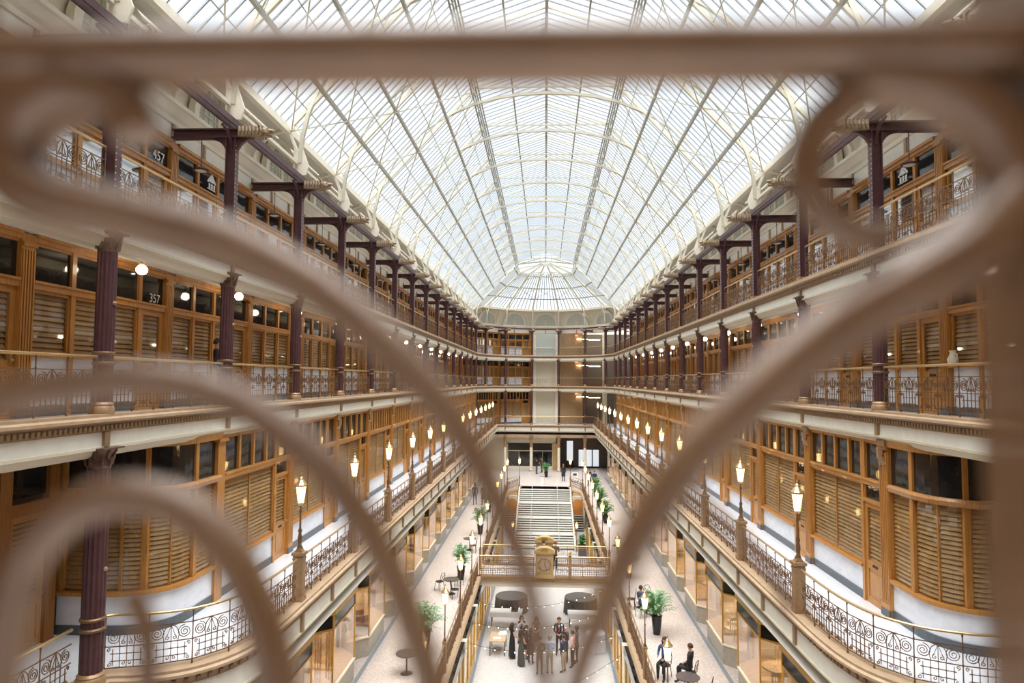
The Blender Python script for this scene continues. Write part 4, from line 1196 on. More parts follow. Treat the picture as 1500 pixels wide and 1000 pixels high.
for i, (x0, x1) in enumerate(((-4.6, -1.9), (-1.5, .9))):
    a = MB(); a.box(x0, x1, -.02, .02, .45, 2.3); a.obj('pane', 'glass_dark', t)
    a = MB(); a.box(x0, x1, -.06, .0, 2.4, 3.2); a.obj('sign_panel', 'sign_black', t)
    a = MB(); a.box(x0 - .1, x0, -.08, .08, 0, 3.3); a.box(x1, x1 + .1, -.08, .08, 0, 3.3); a.box(x0, x1, -.05, .05, 2.3, 2.4); a.box((x0 + x1) / 2 - .02, (x0 + x1) / 2 + .02, -.05, .05, .45, 2.3); a.obj('frame', 'cream_shade', t)
    a = MB(); a.box(x0, x1, -.05, .05, 0, .45); a.obj('stall_riser', 'cream', t)
a = MB(); a.box(-5, 1.4, 85.95, 86.1, FL1 + 3.3, H(-6.62)); a.box(-10.8, -4.7, 86, 86.1, FL1, H(-6.62)); struct('wall_far_lower', a, 'cream_shade')
a = MB(); a.box(.98, 1.75, 85.8, 86.1, FL1, FL1 + 3.3); struct('wall_gilt_pier', a, 'gold_case')
a = MB(); a.box(1.8, 1.9, 86, YE, FL1, H(-6.62)); a.box(1.9, 10.8, YE - .15, YE - .05, FL1, H(-6.62)); struct('wall_lobby', a, 'dark_wall')
t = thing('entrance_door', 'pair of dark-framed glass doors with daylight behind in the far right lobby', 'door', (5.6, YE - .5, FL1))
for dx in (-.9, 0, .9):
    a = MB(); a.box(dx - .45, dx - .38, -.04, .04, 0, 2.4); a.box(dx + .38, dx + .45, -.04, .04, 0, 2.4); a.box(dx - .38, dx + .38, -.04, .04, 2.3, 2.4); a.box(dx - .38, dx + .38, -.04, .04, 0, .2); f = a.obj('leaf', 'black_metal', t)
    a = MB(); a.box(dx - .38, dx + .38, -.01, .01, .2, 2.3); a.obj('pane', 'daylight', f)
t = thing('window_light', 'tall narrow window showing daylight left of the far lobby doors', 'window', (3.2, YE - .4, FL1))
a = MB(); a.box(-.4, .4, -.01, .01, .9, 3.4); a.obj('pane', 'daylight', t)
a = MB(); a.box(-.46, -.4, -.05, .05, .84, 3.46); a.box(.4, .46, -.05, .05, .84, 3.46); a.box(-.46, .46, -.05, .05, 3.4, 3.46); a.box(-.46, .46, -.05, .05, 0, .9); a.obj('frame', 'black_metal', t)
for o_ in ('exit_sign',):
    t = thing('exit_sign', 'red exit sign hanging over the far lobby entrance', 'sign', (3.7, 84.9, H(-6.62) - .25)); a = MB(); a.box(-.2, .2, -.02, .02, -.1, .1); a.obj('housing', 'exit_red', t)
    a = MB(); a.box(-.01, .01, -.01, .01, .1, .25); a.obj('hanger', 'black_metal', t)
TRIM[0] = n

# ------------------------------------------------------------------ people
def person(label, loc, face, h=1.78, pose='stand', top='c_navy', legs='c_black', skin='skin', hair='c_brownhair', hairlen=0, dress=None, shoe='c_shoe', sleeve=True, arms=None, lean=0, extra=None, shirt=None, slim=1.12):
    """face: direction the person looks, degrees from +Y, counter-clockwise"""
    s = h / 1.78; J = {}; 
    hip = .93; sit = pose == 'sit'
    if sit: hip = .61
    J['pel'] = (0, 0, hip); J['belly'] = (0, .01, hip + .14); J['waist'] = (0, lean * .04, hip + .25); J['chest'] = (0, lean * .1, hip + .42); J['up'] = (0, lean * .14, hip + .52)
    J['neck'] = (0, lean * .16, hip + .60); J['chin'] = (0, lean * .2 + .015, hip + .665); J['head'] = (0, lean * .21 + .02, hip + .75); J['top'] = (0, lean * .21 + .01, hip + .82)
    for sd, q in (('l', -1), ('r', 1)):
        J['sh' + sd] = (q * .175 * slim, lean * .13, hip + .52)
        am = (arms or {}).get(sd, 'down')
        if am == 'down': J['el' + sd] = (q * .235, -.02 + lean * .1, hip + .23); J['wr' + sd] = (q * .235, .06, hip - .01); hd = (0, .03, -.08)
        elif am == 'clasp': J['el' + sd] = (q * .24, .02, hip + .24); J['wr' + sd] = (q * .07, .22, hip + .12); hd = (-q * .06, .05, -.01)
        elif am == 'hip': J['el' + sd] = (q * .33, -.08, hip + .28); J['wr' + sd] = (q * .19, .05, hip + .08); hd = (-q * .05, .04, -.03)
        elif am == 'fwd': J['el' + sd] = (q * .23, .08, hip + .26); J['wr' + sd] = (q * .16, .32, hip + .22); hd = (-q * .02, .08, 0)
        elif am == 'up': J['el' + sd] = (q * .2, .2, hip + .34); J['wr' + sd] = (q * .08, .22, hip + .58); hd = (-q * .02, .02, .07)
        J['ha' + sd] = tuple(J['wr' + sd][i] + hd[i] * .6 for i in range(3)); J['hd' + sd] = hd
        if sit:
            J['hi' + sd] = (q * .09, .02, hip - .02); J['kn' + sd] = (q * .12, .45, hip + .0); J['an' + sd] = (q * .12, .42, .09); J['to' + sd] = (q * .13, .58, .035)
        else:
            st = {'walk': q * .22, 'stand': 0}.get(pose, 0)
            J['hi' + sd] = (q * .085, 0, hip - .05); J['kn' + sd] = (q * .1, st * .5 + .01, .50); J['an' + sd] = (q * .105, st - .02, .085 + (.05 if st < 0 else 0)); J['to' + sd] = (q * .13, st + .14, .035)
    R = dict(pel=.145, belly=.13, waist=.125, chest=.15, up=.12, neck=.058, chin=.066, head=.098, top=.075)
    for sd in 'lr': R.update({'sh' + sd: .062, 'el' + sd: .046, 'wr' + sd: .031, 'ha' + sd: .036, 'hi' + sd: .092, 'kn' + sd: .062, 'an' + sd: .043, 'to' + sd: .04})
    E_ = [('pel', 'belly'), ('belly', 'waist'), ('waist', 'chest'), ('chest', 'up'), ('up', 'neck'), ('neck', 'chin'), ('chin', 'head'), ('head', 'top')]
    for sd in 'lr': E_ += [('up', 'sh' + sd), ('sh' + sd, 'el' + sd), ('el' + sd, 'wr' + sd), ('wr' + sd, 'ha' + sd), ('pel', 'hi' + sd), ('hi' + sd, 'kn' + sd), ('kn' + sd, 'an' + sd), ('an' + sd, 'to' + sd)]
    names = list(J); names = [n for n in names if not n.startswith('hd')]
    me = bpy.data.meshes.new('tmp'); me.from_pydata([tuple(c * s for c in J[n]) for n in names], [(names.index(a_), names.index(b_)) for a_, b_ in E_], []); me.update()
    ob = bpy.data.objects.new('tmp', me); col.objects.link(ob)
    m = ob.modifiers.new('s', 'SKIN'); m.use_smooth_shade = True
    sv = me.skin_vertices[0].data
    for i, n in enumerate(names):
        r = R[n] * s; f = .72 if n in ('pel', 'belly', 'waist', 'chest', 'up') else 1
        sv[i].radius = (r * slim, r * f); sv[i].use_root = (n == 'pel')
    ob.modifiers.new('u', 'SUBSURF').levels = 1
    dg = bpy.context.evaluated_depsgraph_get(); ev = ob.evaluated_get(dg); nm = bpy.data.meshes.new_from_object(ev)
    bpy.data.objects.remove(ob); bpy.data.meshes.remove(me)
    bm = bmesh.new(); bm.from_mesh(nm); bpy.data.meshes.remove(nm)
    segs = [(Vector(J[a_]) * s, Vector(J[b_]) * s, a_, b_) for a_, b_ in E_]
    sk = 0; tp = 1; lg = 2; so = 3; wh = 4
    for f in bm.faces:
        c = f.calc_center_median(); best = None
        for p, q, a_, b_ in segs:
            d = q - p; t_ = max(0, min(1, (c - p).dot(d) / d.length_squared)); dd = (c - p - d * t_).length - .5 * (R[a_] * (1 - t_) + R[b_] * t_) * s
            if best is None or dd < best[0]: best = (dd, a_, b_, t_)
        _, a_, b_, t_ = best
        if a_ in ('neck', 'chin', 'head') : mi = sk
        elif b_ == 'neck': mi = tp if t_ < .6 else sk
        elif a_[:2] == 'wr': mi = sk
        elif a_[:2] == 'el': mi = tp if (sleeve and t_ < .93) else sk
        elif a_[:2] == 'sh': mi = tp if sleeve or t_ < .25 else sk
        elif a_[:2] in ('hi',) or b_[:2] == 'hi' or a_ == 'pel': mi = lg if (a_ != 'pel' or b_[:2] == 'hi' or t_ < .25) else tp
        elif a_[:2] == 'kn': mi = lg if t_ < .95 else so
        elif a_[:2] == 'an': mi = so
        else: mi = tp
        f.material_index = mi; f.smooth = True
    # fingers and thumb, ears, nose and eyes joined to the same mesh
    add = MB()
    for sd, q in (('l', -1), ('r', 1)):
        ha = Vector(J['ha' + sd]) * s; hd = Vector(J['hd' + sd]).normalized(); side = hd.cross(Vector((q, 0, .3))).normalized()
        for i, ln in enumerate((.06, .075, .08, .065)):
            b0 = ha + hd * .01 * s + side * ((i - 1.5) * .018 * s); add.tube([b0, b0 + hd * ln * .6 * s, b0 + hd * ln * s - Vector((q * .012, 0, 0)) * s], [.0095 * s, .0085 * s, .006 * s], 5, 0)
        add.tube([ha + side * -.025 * s, ha + side * -.05 * s + hd * .02 * s, ha + side * -.045 * s + hd * .05 * s], [.011 * s, .01 * s, .007 * s], 5, 0)
    hc = Vector(J['head']) * s
    add.add([hc + Vector(v) * s for v in ((-.014, .088, -.012), (.014, .088, -.012), (0, .115, -.018), (0, .09, .03))], [(0, 1, 2), (1, 3, 2), (3, 0, 2)], 0)
    for q in (-1, 1):
        add.ball(hc + Vector((q * .034, .088, .02)) * s, .01 * s, 5, 3); add.ball(hc + Vector((q * .093, 0, -.005)) * s, (.012 * s, .02 * s, .03 * s), 6, 0)
    add.tube([hc + Vector((-.025, .088, -.05)) * s, hc + Vector((0, .096, -.052)) * s, hc + Vector((.025, .088, -.05)) * s], .005 * s, 4, 4)
    vs = [bm.verts.new(v) for v in add.v]
    for f, mi in zip(add.f, add.m):
        try: g = bm.faces.new([vs[i] for i in f]); g.material_index = mi
        except ValueError: pass
    me = bpy.data.meshes.new('person'); bm.to_mesh(me); bm.free()
    for mn in (skin, top, legs, shoe, 'c_tie'): me.materials.append(MATS[mn])
    body = bpy.data.objects.new('person', me); col.objects.link(body)
    body.location = loc; body.rotation_euler[2] = math.radians(face)
    tag(body, label, 'person')
    if hair:
        a = MB(); n = 10
        vs = []; fs = []; rows = 6
        for j in range(rows):
            ph = PI / 2 - (PI * .62) * j / (rows - 1)
            for i in range(n):
                an = 2 * PI * i / n; rr = .112 * math.cos(ph) if ph > -PI / 2 else 0
                y = rr * math.sin(an); x = rr * math.cos(an) * .95; z = .12 * math.sin(ph) + .02
                if y > .03 and z < .055: z = .055 + (z - .055) * .1; y = min(y, .085)
                vs.append((hc.x + x * s, hc.y + (y - .012) * s, hc.z + z * s))
        for j in range(rows - 1):
            for i in range(n): fs.append((j * n + i, j * n + (i + 1) % n, (j + 1) * n + (i + 1) % n, (j + 1) * n + i))
        a.add(vs, fs)
        if hairlen:
            a.tube([hc + Vector((0, -.03, .05)) * s, hc + Vector((0, -.085, -.05)) * s, hc + Vector((0, -.11, -.16 - hairlen * .5)) * s, hc + Vector((0, -.10, -.2 - hairlen)) * s], [.08 * s, .1 * s, .085 * s, .03 * s], 8)
            for q in (-1, 1): a.tube([hc + Vector((q * .06, 0, .06)) * s, hc + Vector((q * .1, -.02, -.05)) * s, hc + Vector((q * .095, -.03, -.18 - hairlen * .4)) * s], [.035 * s, .035 * s, .015 * s], 6)
        a.obj('hair', hair, body, True)
    if dress:
        cl, zb = dress; a = MB(); w = J['waist'][2]; prof = []
        n = 16; rows = [(w, .13), (hip, .165), (hip - .2, .185), ((hip + zb) / 2, .2), (zb, .22)]
        vs = []; fs = []
        for z, r in rows:
            for i in range(n):
                an = 2 * PI * i / n; k = 1 + .06 * math.sin(an * 5) * (w - z); vs.append((r * k * math.cos(an) * s, r * k * .8 * math.sin(an) * s, z * s))
        for j in range(len(rows) - 1):
            for i in range(n): fs.append((j * n + i, j * n + (i + 1) % n, (j + 1) * n + (i + 1) % n, (j + 1) * n + i))
        a.add(vs, fs); a.obj('dress', cl, body, True)
    if extra == 'shawl':
        a = MB(); a.tube([(q * .235 * s, .03 * s, (hip + .2 + .3 * (1 - abs(q))) * s) for q in (-1, -.6, 0, .6, 1)], [.08 * s, .11 * s, .1 * s, .11 * s, .08 * s], 8); a.obj('shawl', 'c_shawl', body, True)
    if extra == 'tie':
        a = MB(); a.prism([(-.06 * s, (hip + .55) * s), (.06 * s, (hip + .55) * s), (.0, (hip + .3) * s)], .118 * s, .13 * s, 'y'); a.obj('shirt_front', 'c_white', body)
        a = MB(); a.prism([(-.018 * s, (hip + .54) * s), (.018 * s, (hip + .54) * s), (.03 * s, (hip + .22) * s), (0, (hip + .18) * s), (-.03 * s, (hip + .22) * s)], .132 * s, .14 * s, 'y'); a.obj('necktie', 'c_tie', body)
    if extra == 'coat':
        a = MB(); n = 14; rows = [(hip + .5, .165), (hip + .25, .16), (hip, .19), (hip - .42, .215)]; vs = []; fs = []
        for z, r in rows:
            for i in range(n): an = 2 * PI * i / n; vs.append((r * math.cos(an) * s, r * .75 * math.sin(an) * s, z * s))
        for j in range(3):
            for i in range(n): fs.append((j * n + i, j * n + (i + 1) % n, (j + 1) * n + (i + 1) % n, (j + 1) * n + i))
        a.add(vs, fs); a.obj('coat', top, body, True)
    return body
D = {'l': 'down', 'r': 'down'}; C = {'l': 'clasp', 'r': 'clasp'}
person('woman in a sleeveless black jumpsuit at the left edge of the group', (-1.66, 36.3, 0), -60, 1.78, top='c_black', legs='c_black', sleeve=False, hairlen=.1, arms=C, dress=('c_black', .1), slim=.88)
person('woman in a long charcoal dress with bare arms near the left of the group', (-1.15, 35.4, 0), -50, 1.78, top='c_grey', legs='c_grey', sleeve=False, hairlen=.06, dress=('c_grey', .06), arms=C, slim=.88)
person('dark-haired woman with a pale shawl over a black dress at the back of the group', (-1.22, 37.6, 0), 190, 1.74, top='c_black', legs='c_black', sleeve=False, hairlen=.1, extra='shawl', dress=('c_black', .3), arms=C, slim=.88)
person('woman with long brown hair and bare shoulders standing beside the shawl', (-.42, 37.5, 0), 170, 1.72, top='c_brown', legs='c_black', sleeve=False, hairlen=.15, dress=('c_brown', .4), arms=C, slim=.88)
person('woman in a knee-length dark maroon dress with her hands together', (-.68, 35.7, 0), -20, 1.72, top='c_maroon', legs='c_maroon', sleeve=True, hairlen=.05, dress=('c_maroon', .5), arms=C, slim=.9)
person('woman in a short dark print dress squeezed between the maroon and charcoal dresses', (-.92, 36.3, 0), -100, 1.68, top='c_maroon', legs='skin', sleeve=True, hairlen=.03, dress=('c_black', .55), arms=C, slim=.88)
person('man in an olive brown suit seen from behind, partly hidden by the nearest scroll', (-.22, 34.35, 0), 0, 1.84, top='c_olive', legs='c_olive', arms=C)
person('balding man in a light blue shirt and khaki trousers seen from behind', (.28, 34.5, 0), 5, 1.88, top='c_ltblue', legs='c_khaki', arms=C, hair='c_greyhair', slim=1.1)
person('man in a dark suit, white shirt and red tie facing the camera', (.78, 36.9, 0), 180, 1.92, top='c_suit', legs='c_suit', arms=C, extra='tie', skin='skin')
person('bald man half hidden behind the navy blazer', (1.12, 36.0, 0), 120, 1.8, top='c_suit', legs='c_suit', arms=C, hair=None)
person('man in a navy blazer and khaki trousers seen from the side', (.98, 34.75, 0), 55, 1.8, top='c_navy', legs='c_khaki', arms=C)
person('man in a pink shirt and black trousers with his hand on his hip', (1.44, 35.35, 0), 70, 1.8, top='c_pink', legs='c_black', arms={'l': 'hip', 'r': 'down'})
person('man in a slate grey shirt and black trousers behind the pink shirt', (1.68, 35.9, 0), 90, 1.84, top='c_slate', legs='c_black', arms=D, skin='skin_dark')
Z1 = FL1
person('man in a grey jacket and blue jeans walking away on the left promenade', (-6.21, 61.3, Z1), 5, 1.86, 'walk', top='c_grey', legs='c_jeans', arms=D)
person('person in a long dark brown coat walking on the left promenade', (-5.45, 61.4, Z1), 0, 1.82, 'walk', top='c_brown', legs='c_black', arms=D, extra='coat')
person('red-haired person in a black coat standing on the landing above the stairs', (2.05, 76.6, Z1), 10, 1.86, top='c_coat', legs='c_black', hair='c_redhair', arms=D, extra='coat')
person('person in a dark jacket and jeans standing left of the palm on the far landing', (-.98, 82.0, Z1), -60, 1.8, top='c_black', legs='c_jeans', arms=C)
person('person in a brown jacket turned towards the one in jeans on the far landing', (-.38, 83.4, Z1), 110, 1.8, top='c_brown', legs='c_black', arms={'l': 'fwd', 'r': 'down'})
person('man in a dark coat walking on the far right promenade', (5.12, 71.4, Z1), 170, 1.85, 'walk', top='c_navy', legs='c_black', arms=D, extra='coat')
person('companion in black walking beside the dark coat on the far right promenade', (4.72, 73.4, Z1), 160, 1.75, 'walk', top='c_black', legs='c_black', arms=D, hairlen=.05)
person('dark-haired person in a navy top leaning at the far bridge rail', (-.0, YB1 - 1.05, Z1), 15, 1.72, top='c_navy', legs='c_black', arms={'l': 'fwd', 'r': 'fwd'}, lean=1)
person('fair-haired person in a brown jacket beside the navy top on the bridge', (.62, YB1 - .95, Z1), -10, 1.66, top='c_brown', legs='c_black', hair='c_redhair', arms={'l': 'fwd', 'r': 'fwd'}, lean=1)
person('dark-haired woman in a navy jacket seated by the right promenade rail', (4.55, 26.62, Z1), 150, 1.78, 'sit', top='c_blue', legs='c_black', hairlen=.12, arms={'l': 'clasp', 'r': 'fwd'})
person('person in a black coat seated with their back to the near right lantern', (5.38, 26.02, Z1), 60, 1.78, 'sit', top='c_black', legs='c_black', arms=C)
person('person in a bright blue jacket seated at a table by the right promenade rail', (4.55, 33.17, Z1), -60, 1.76, 'sit', top='c_blue', legs='c_black', hairlen=0, arms=C)
person('dark silhouetted person standing in the left middle gallery behind the second column', (-8.9, 18.1, FL3), -60, 1.8, top='c_black', legs='c_black', arms=D)

# ------------------------------------------------------------------ furniture
def draped_table(label, loc, r, h, m, grp=None, folds=22, amp=.05):
    t = thing('round_table', label, 'table', loc, 0, grp)
    a = MB(); n = 88; vs = [(0, 0, h)]; fs = []
    rows = [(r * .6, h, 0), (r, h, 0), (r + .012, h - .03, .2), (r + .03, h * .6, .8), (r + .06, .02, 1.2)]
    for rr_, z, k in rows:
        for i in range(n):
            an = 2 * PI * i / n; q = rr_ + amp * k * .5 * (math.sin(an * folds + math.sin(an * 3) * 1.5)); vs.append((q * math.cos(an), q * math.sin(an), z))
    for i in range(n): fs.append((0, 1 + i, 1 + (i + 1) % n))
    for j in range(len(rows) - 1):
        for i in range(n): b0 = 1 + j * n; fs.append((b0 + i, b0 + n + i, b0 + n + (i + 1) % n, b0 + (i + 1) % n))
    a.add(vs, fs); a.obj('tablecloth', m, t, True)
    a = MB(); a.lathe([(r - .01, h - .03), (r - .01, h - .005)], n=24); a.obj('tabletop', 'table_wood', t)
    for i in range(4):
        an = PI / 4 + PI / 2 * i; a = MB(); a.tube([(r * .6 * math.cos(an), r * .6 * math.sin(an), h - .03), (r * .7 * math.cos(an), r * .7 * math.sin(an), 0)], .015, 5); a.obj('leg', 'black_metal', t)
    return t
draped_table('round table under a pleated charcoal cloth left of centre on the lowest floor', (-2.06, 43.6, 0), .98, .95, 'cloth_grey', 'charcoal cloth round tables')
draped_table('round table under a pleated charcoal cloth right of centre on the lowest floor', (2.25, 43.6, 0), .98, .95, 'cloth_grey', 'charcoal cloth round tables')
draped_table('small round table in white cloth at the right of the lowest floor', (2.75, 37.6, 0), .5, .95, 'cloth_white', None, 7, .1)
for x, sd in ((-2.25, 'left'), (2.35, 'right')):
    t = thing('long_table', 'long table with white cloth in front of the %s charcoal round table' % sd, 'table', (x, 41.3, 0), 0, 'long white tables')
    a = MB(); a.box(-.95, .95, -.38, .38, .74, .77); a.obj('tabletop', 'cloth_white', t)
    a = MB(); a.quad((-.96, -.39, .5), (.96, -.39, .5), (.96, -.385, .775), (-.96, -.385, .775)); a.quad((-.96, -.39, .775), (.96, -.39, .775), (.96, .39, .775), (-.96, .39, .775)); a.quad((-.96, .39, .6), (-.96, -.39, .5), (-.96, -.39, .775), (-.96, .39, .775)); a.obj('cloth_cover', 'cloth_white', t)
    for sx in (-.85, .85):
        for sy in (-.3, .3): a = MB(); a.box(sx - .02, sx + .02, sy - .02, sy + .02, 0, .74); a.obj('leg', 'black_metal', t)
t = thing('wooden_table', 'oak table with black legs and loose papers left of the group', 'table', (-2.45, 37.2, 0), 0)
a = MB(); a.box(-.42, .42, -.7, .7, .72, .76); a.obj('tabletop', 'table_wood', t)
for sx in (-.38, .38):
    for sy in (-.65, .65): a = MB(); a.box(sx - .022, sx + .022, sy - .022, sy + .022, 0, .72); a.obj('leg', 'black_metal', t)
o = MB().add([(-.2, -.14, 0), (.22, -.1, 0), (.2, .16, .012), (-.2, .14, .004)], [(0, 1, 2, 3)]).box(-.18, .1, -.12, .1, .0, .02).obj('papers', 'paper', None, loc=(-2.5, 36.95, .762)); tag(o, 'white papers in a low heap on the oak table', 'papers')
o = MB().add([(-.22, -.2, 0), (.25, -.12, .01), (.2, .25, .08), (-.15, .2, .05)], [(0, 1, 2, 3)]).box(-.12, .14, -.1, .1, 0, .03).obj('white_cloth', 'paper', None, loc=(-2.25, 37.6, .762)); tag(o, 'crumpled white cloth at the back corner of the oak table', 'cloth')
o = MB().box(-.2, .2, -.14, .14, 0, .02).box(-.2, .2, .12, .14, 0, .16).obj('laptop', 'c_grey', None, loc=(-1.75, 41.2, .78)); tag(o, 'small grey folder lying on the left white table', 'folder')

def bistro_chair(label):
    t = thing('bistro_chair', label, 'chair', (0, 0, 0), 0, 'black cross-back chairs on the promenade')
    a = MB(); a.lathe([(.2, .44), (.21, .47)], n=14); a.obj('seat', 'black', t)
    for sx, sy in ((-.15, .15), (.15, .15), (-.15, -.15), (.15, -.15)):
        a = MB(); a.tube([(sx, sy, .45), (sx * 1.25, sy * 1.25, 0)], .014, 5); a.obj('leg', 'black', t)
    a = MB(); pts = [(-.17, -.17, .45), (-.19, -.22, .75), (-.13, -.25, .9), (0, -.26, .93), (.13, -.25, .9), (.19, -.22, .75), (.17, -.17, .45)]
    a.tube(pts, .014, 5); a.tube([(-.17, -.18, .5), (.16, -.24, .84)], .01, 5); a.tube([(.17, -.18, .5), (-.16, -.24, .84)], .01, 5); a.obj('backrest', 'black', t)
    return t
CH = bistro_chair('x'); f_ = True
spots = [(4.25, 34.4, 80, 'facing the rail beside the fourth right lantern'), (5.2, 34.9, 200, 'behind the blue jacket'), (5.6, 24.6, 70, 'at the nearest right table'), (4.55, 26.6, 150, 'under the woman in the navy jacket'), (5.38, 26.0, 60, 'under the person in the black coat'), (4.55, 33.15, -60, 'under the person in the blue jacket'),
         (-4.55, 35.3, -70, 'facing the rail near the left planters'), (-5.55, 36.6, 60, 'tucked at the left round table'), (-4.6, 37.4, 160, 'next to the second left planter'), (-4.6, 44.6, 90, 'beyond the left end of the bridge'), (-5.2, 30.6, 40, 'beside the near left fern'), (4.6, 45.3, 60, 'beyond the right end of the bridge')]
for x, y, an, d in spots:
    lab = 'black cross-back chair ' + d
    if f_: CH.location = (x, y, Z1); CH.rotation_euler[2] = math.radians(an); CH['label'] = lab; f_ = False
    else: copy_tree(CH, (x, y, Z1), math.radians(an), lab)
BT = None
for x, y, d in ((-5.2, 26.3, 'near the bottom left of the promenade'), (-4.85, 36.0, 'between chairs on the left promenade'), (5.05, 24.9, 'in front of the black coat at the lower right'), (4.9, 34.2, 'beside the blue jacket on the right promenade'), (-4.9, 45.2, 'beyond the bridge on the left promenade')):
    if BT is None:
        BT = thing('bistro_table', 'round dark bistro table ' + d, 'table', (x, y, Z1), 0, 'round bistro tables')
        a = MB(); a.lathe([(.4, .72), (.42, .74), (.42, .76)], n=24); a.obj('tabletop', 'table_dark', BT); a = MB(); a.lathe([(.03, .02), (.03, .72)], n=8); a.obj('pole', 'black', BT); a = MB(); a.lathe([(.24, 0), (.2, .03), (.04, .06)], n=12); a.obj('base', 'black', BT)
    else: copy_tree(BT, (x, y, Z1), 0, 'round dark bistro table ' + d)
def fern(label, hh, pot, m, spread, seed, fine=True):
    rnd = random.Random(seed)
    t = thing('potted_fern', label, 'potted plant', (0, 0, 0), 0)
    a = MB(); a.lathe([(.15, 0), (.2, pot * .5), (.23, pot), (.25, pot), (.25, pot + .03), (.2, pot + .03)], n=12); a.obj('pot', 'black', t)
    a = MB()
    for i in range(85 if fine else 26):
        an = rnd.uniform(0, 2 * PI); up = rnd.uniform(.25, 1); L = rnd.uniform(.6, 1) * spread; pts = []
        for j in range(7):
            f = j / 6; rr_ = L * f * (1.1 - up * .5); z = pot + hh * up * math.sin(f * PI * .62) * .95
            pts.append(Vector((rr_ * math.cos(an), rr_ * math.sin(an), z)))
        a.tube(pts, .006, 3)
        sd = Vector((-math.sin(an), math.cos(an), 0))
        for j in range(1, 7):
            for u in (0, .5):
                p = pts[j - 1].lerp(pts[j], u + .3); l = .13 * (1.2 - j / 8)
                for q in (-1, 1):
                    e = p + sd * q * l + Vector((0, 0, rnd.uniform(-.05, .05))) + (pts[j] - pts[j - 1]) * .4
                    w = (pts[j] - pts[j - 1]).normalized() * .045
                    a.add([p, p + w, e, e - w * .3], [(0, 1, 2, 3)])
    a.obj('fronds', m, t)
    return t
pls = [(4.95, 31.0, 1.15, .8, 1.05, 'bushy pale green fern in a tall pot by the near right lanterns', 1), (4.75, 39.6, 1.3, .7, .8, 'trailing green plant beside the right end of the bridge', 2), (4.75, 54.5, 1.3, .6, .85, 'green potted plant along the right rail beyond the bridge', 3), (4.8, 61.0, 1.3, .6, .9, 'leafy potted plant in the middle of the right rail row', 4),
       (4.9, 66.9, 1.3, .6, .85, 'farthest leafy potted plant by the right rail, below the walkers', 5), (-4.9, 28.6, 1.15, .8, 1.05, 'bushy pale green fern by the near left lantern', 6), (-4.65, 38.6, 1.3, .7, .8, 'feathery potted plant left of the bridge', 7), (-4.65, 49.9, 1.3, .7, .9, 'green potted plant beside the left rail beyond the bridge', 8), (-4.7, 58.2, 1.2, .6, .7, 'small potted plant by the far left rail', 9)]
for x, y, hh, pot, sp, lab, sd in pls:
    f = fern(lab, hh, pot, 'leaf_pale' if sd in (1, 6, 7) else 'leaf', sp, sd); f.location = (x, y, Z1)
f = fern('green palm in a brown pot standing on the far landing', 1.1, .6, 'leaf', .75, 11); f.location = (.15, 79.6, Z1)
t = thing('folding_sign', 'small white folding sign at the head of the stairs', 'sign', (-.3, 74.3, Z1)); a = MB(); a.box(-.2, .2, -.12, -.1, 0, .8); a.obj('board', 'white_sign', t); a = MB(); a.box(-.2, .2, .1, .12, 0, .8); a.obj('rear_board', 'black', t)
t = thing('notice_stand', 'white notice board on a stand right of the stair head', 'sign', (3.3, 76.0, Z1)); a = MB(); a.box(-.35, .35, -.03, .0, .2, 1.1); a.obj('board', 'white_sign', t); a = MB(); a.box(-.2, .2, -.04, -.03, .7, .95); a.obj('printed_panel', 'c_grey', t); a = MB(); a.box(-.35, -.3, 0, .3, 0, 1.1); a.box(.3, .35, 0, .3, 0, 1.1); a.obj('leg', 'black_metal', t)
t = thing('planter_box', 'dark tall planter box with green shrub at the right foot of the stairs', 'planter', (3.1, 57.6, 0)); a = MB(); a.box(-.3, .3, -.25, .25, 0, .9); a.obj('box', 'c_slate', t)
fr = fern('x', .9, .02, 'leaf', .45, 21); 
for c in list(fr.children):
    if c.name.startswith('fronds'): c.parent = t; c.location = (0, 0, .85); c.name = 'foliage'
    else: bpy.data.objects.remove(c)
bpy.data.objects.remove(fr)
t = thing('porcelain_jug', 'white porcelain jug standing on the shop window ledge of the right middle gallery', 'jug', (9.38, 16.2, H(.42)))
a = MB(); a.lathe([(.07, 0), (.11, .06), (.12, .14), (.07, .24), (.06, .3), (.085, .34)], n=14); a.obj('body', 'cream', t, True)
a = MB(); a.tube([(0, -.08, .28), (0, -.17, .24), (0, -.16, .14), (0, -.11, .1)], .014, 6); a.obj('handle', 'cream', t)
o = MB().box(-.09, .08, -.12, .12, -.03, 0).obj('ledge', 'wood', t)
t = thing('fire_extinguisher', 'small red fire extinguisher hung beside the near left recessed door', 'fire extinguisher', (-10.2, 13.1, FL2 + 1.0)); a = MB(); a.lathe([(.06, 0), (.06, .35), (.03, .42), (.02, .45)], n=10); a.obj('cylinder', 'flag_red', t, True); a = MB(); a.tube([(0, 0, .43), (.08, 0, .4), (.09, 0, .2)], .012, 5); a.obj('hose', 'black', t)

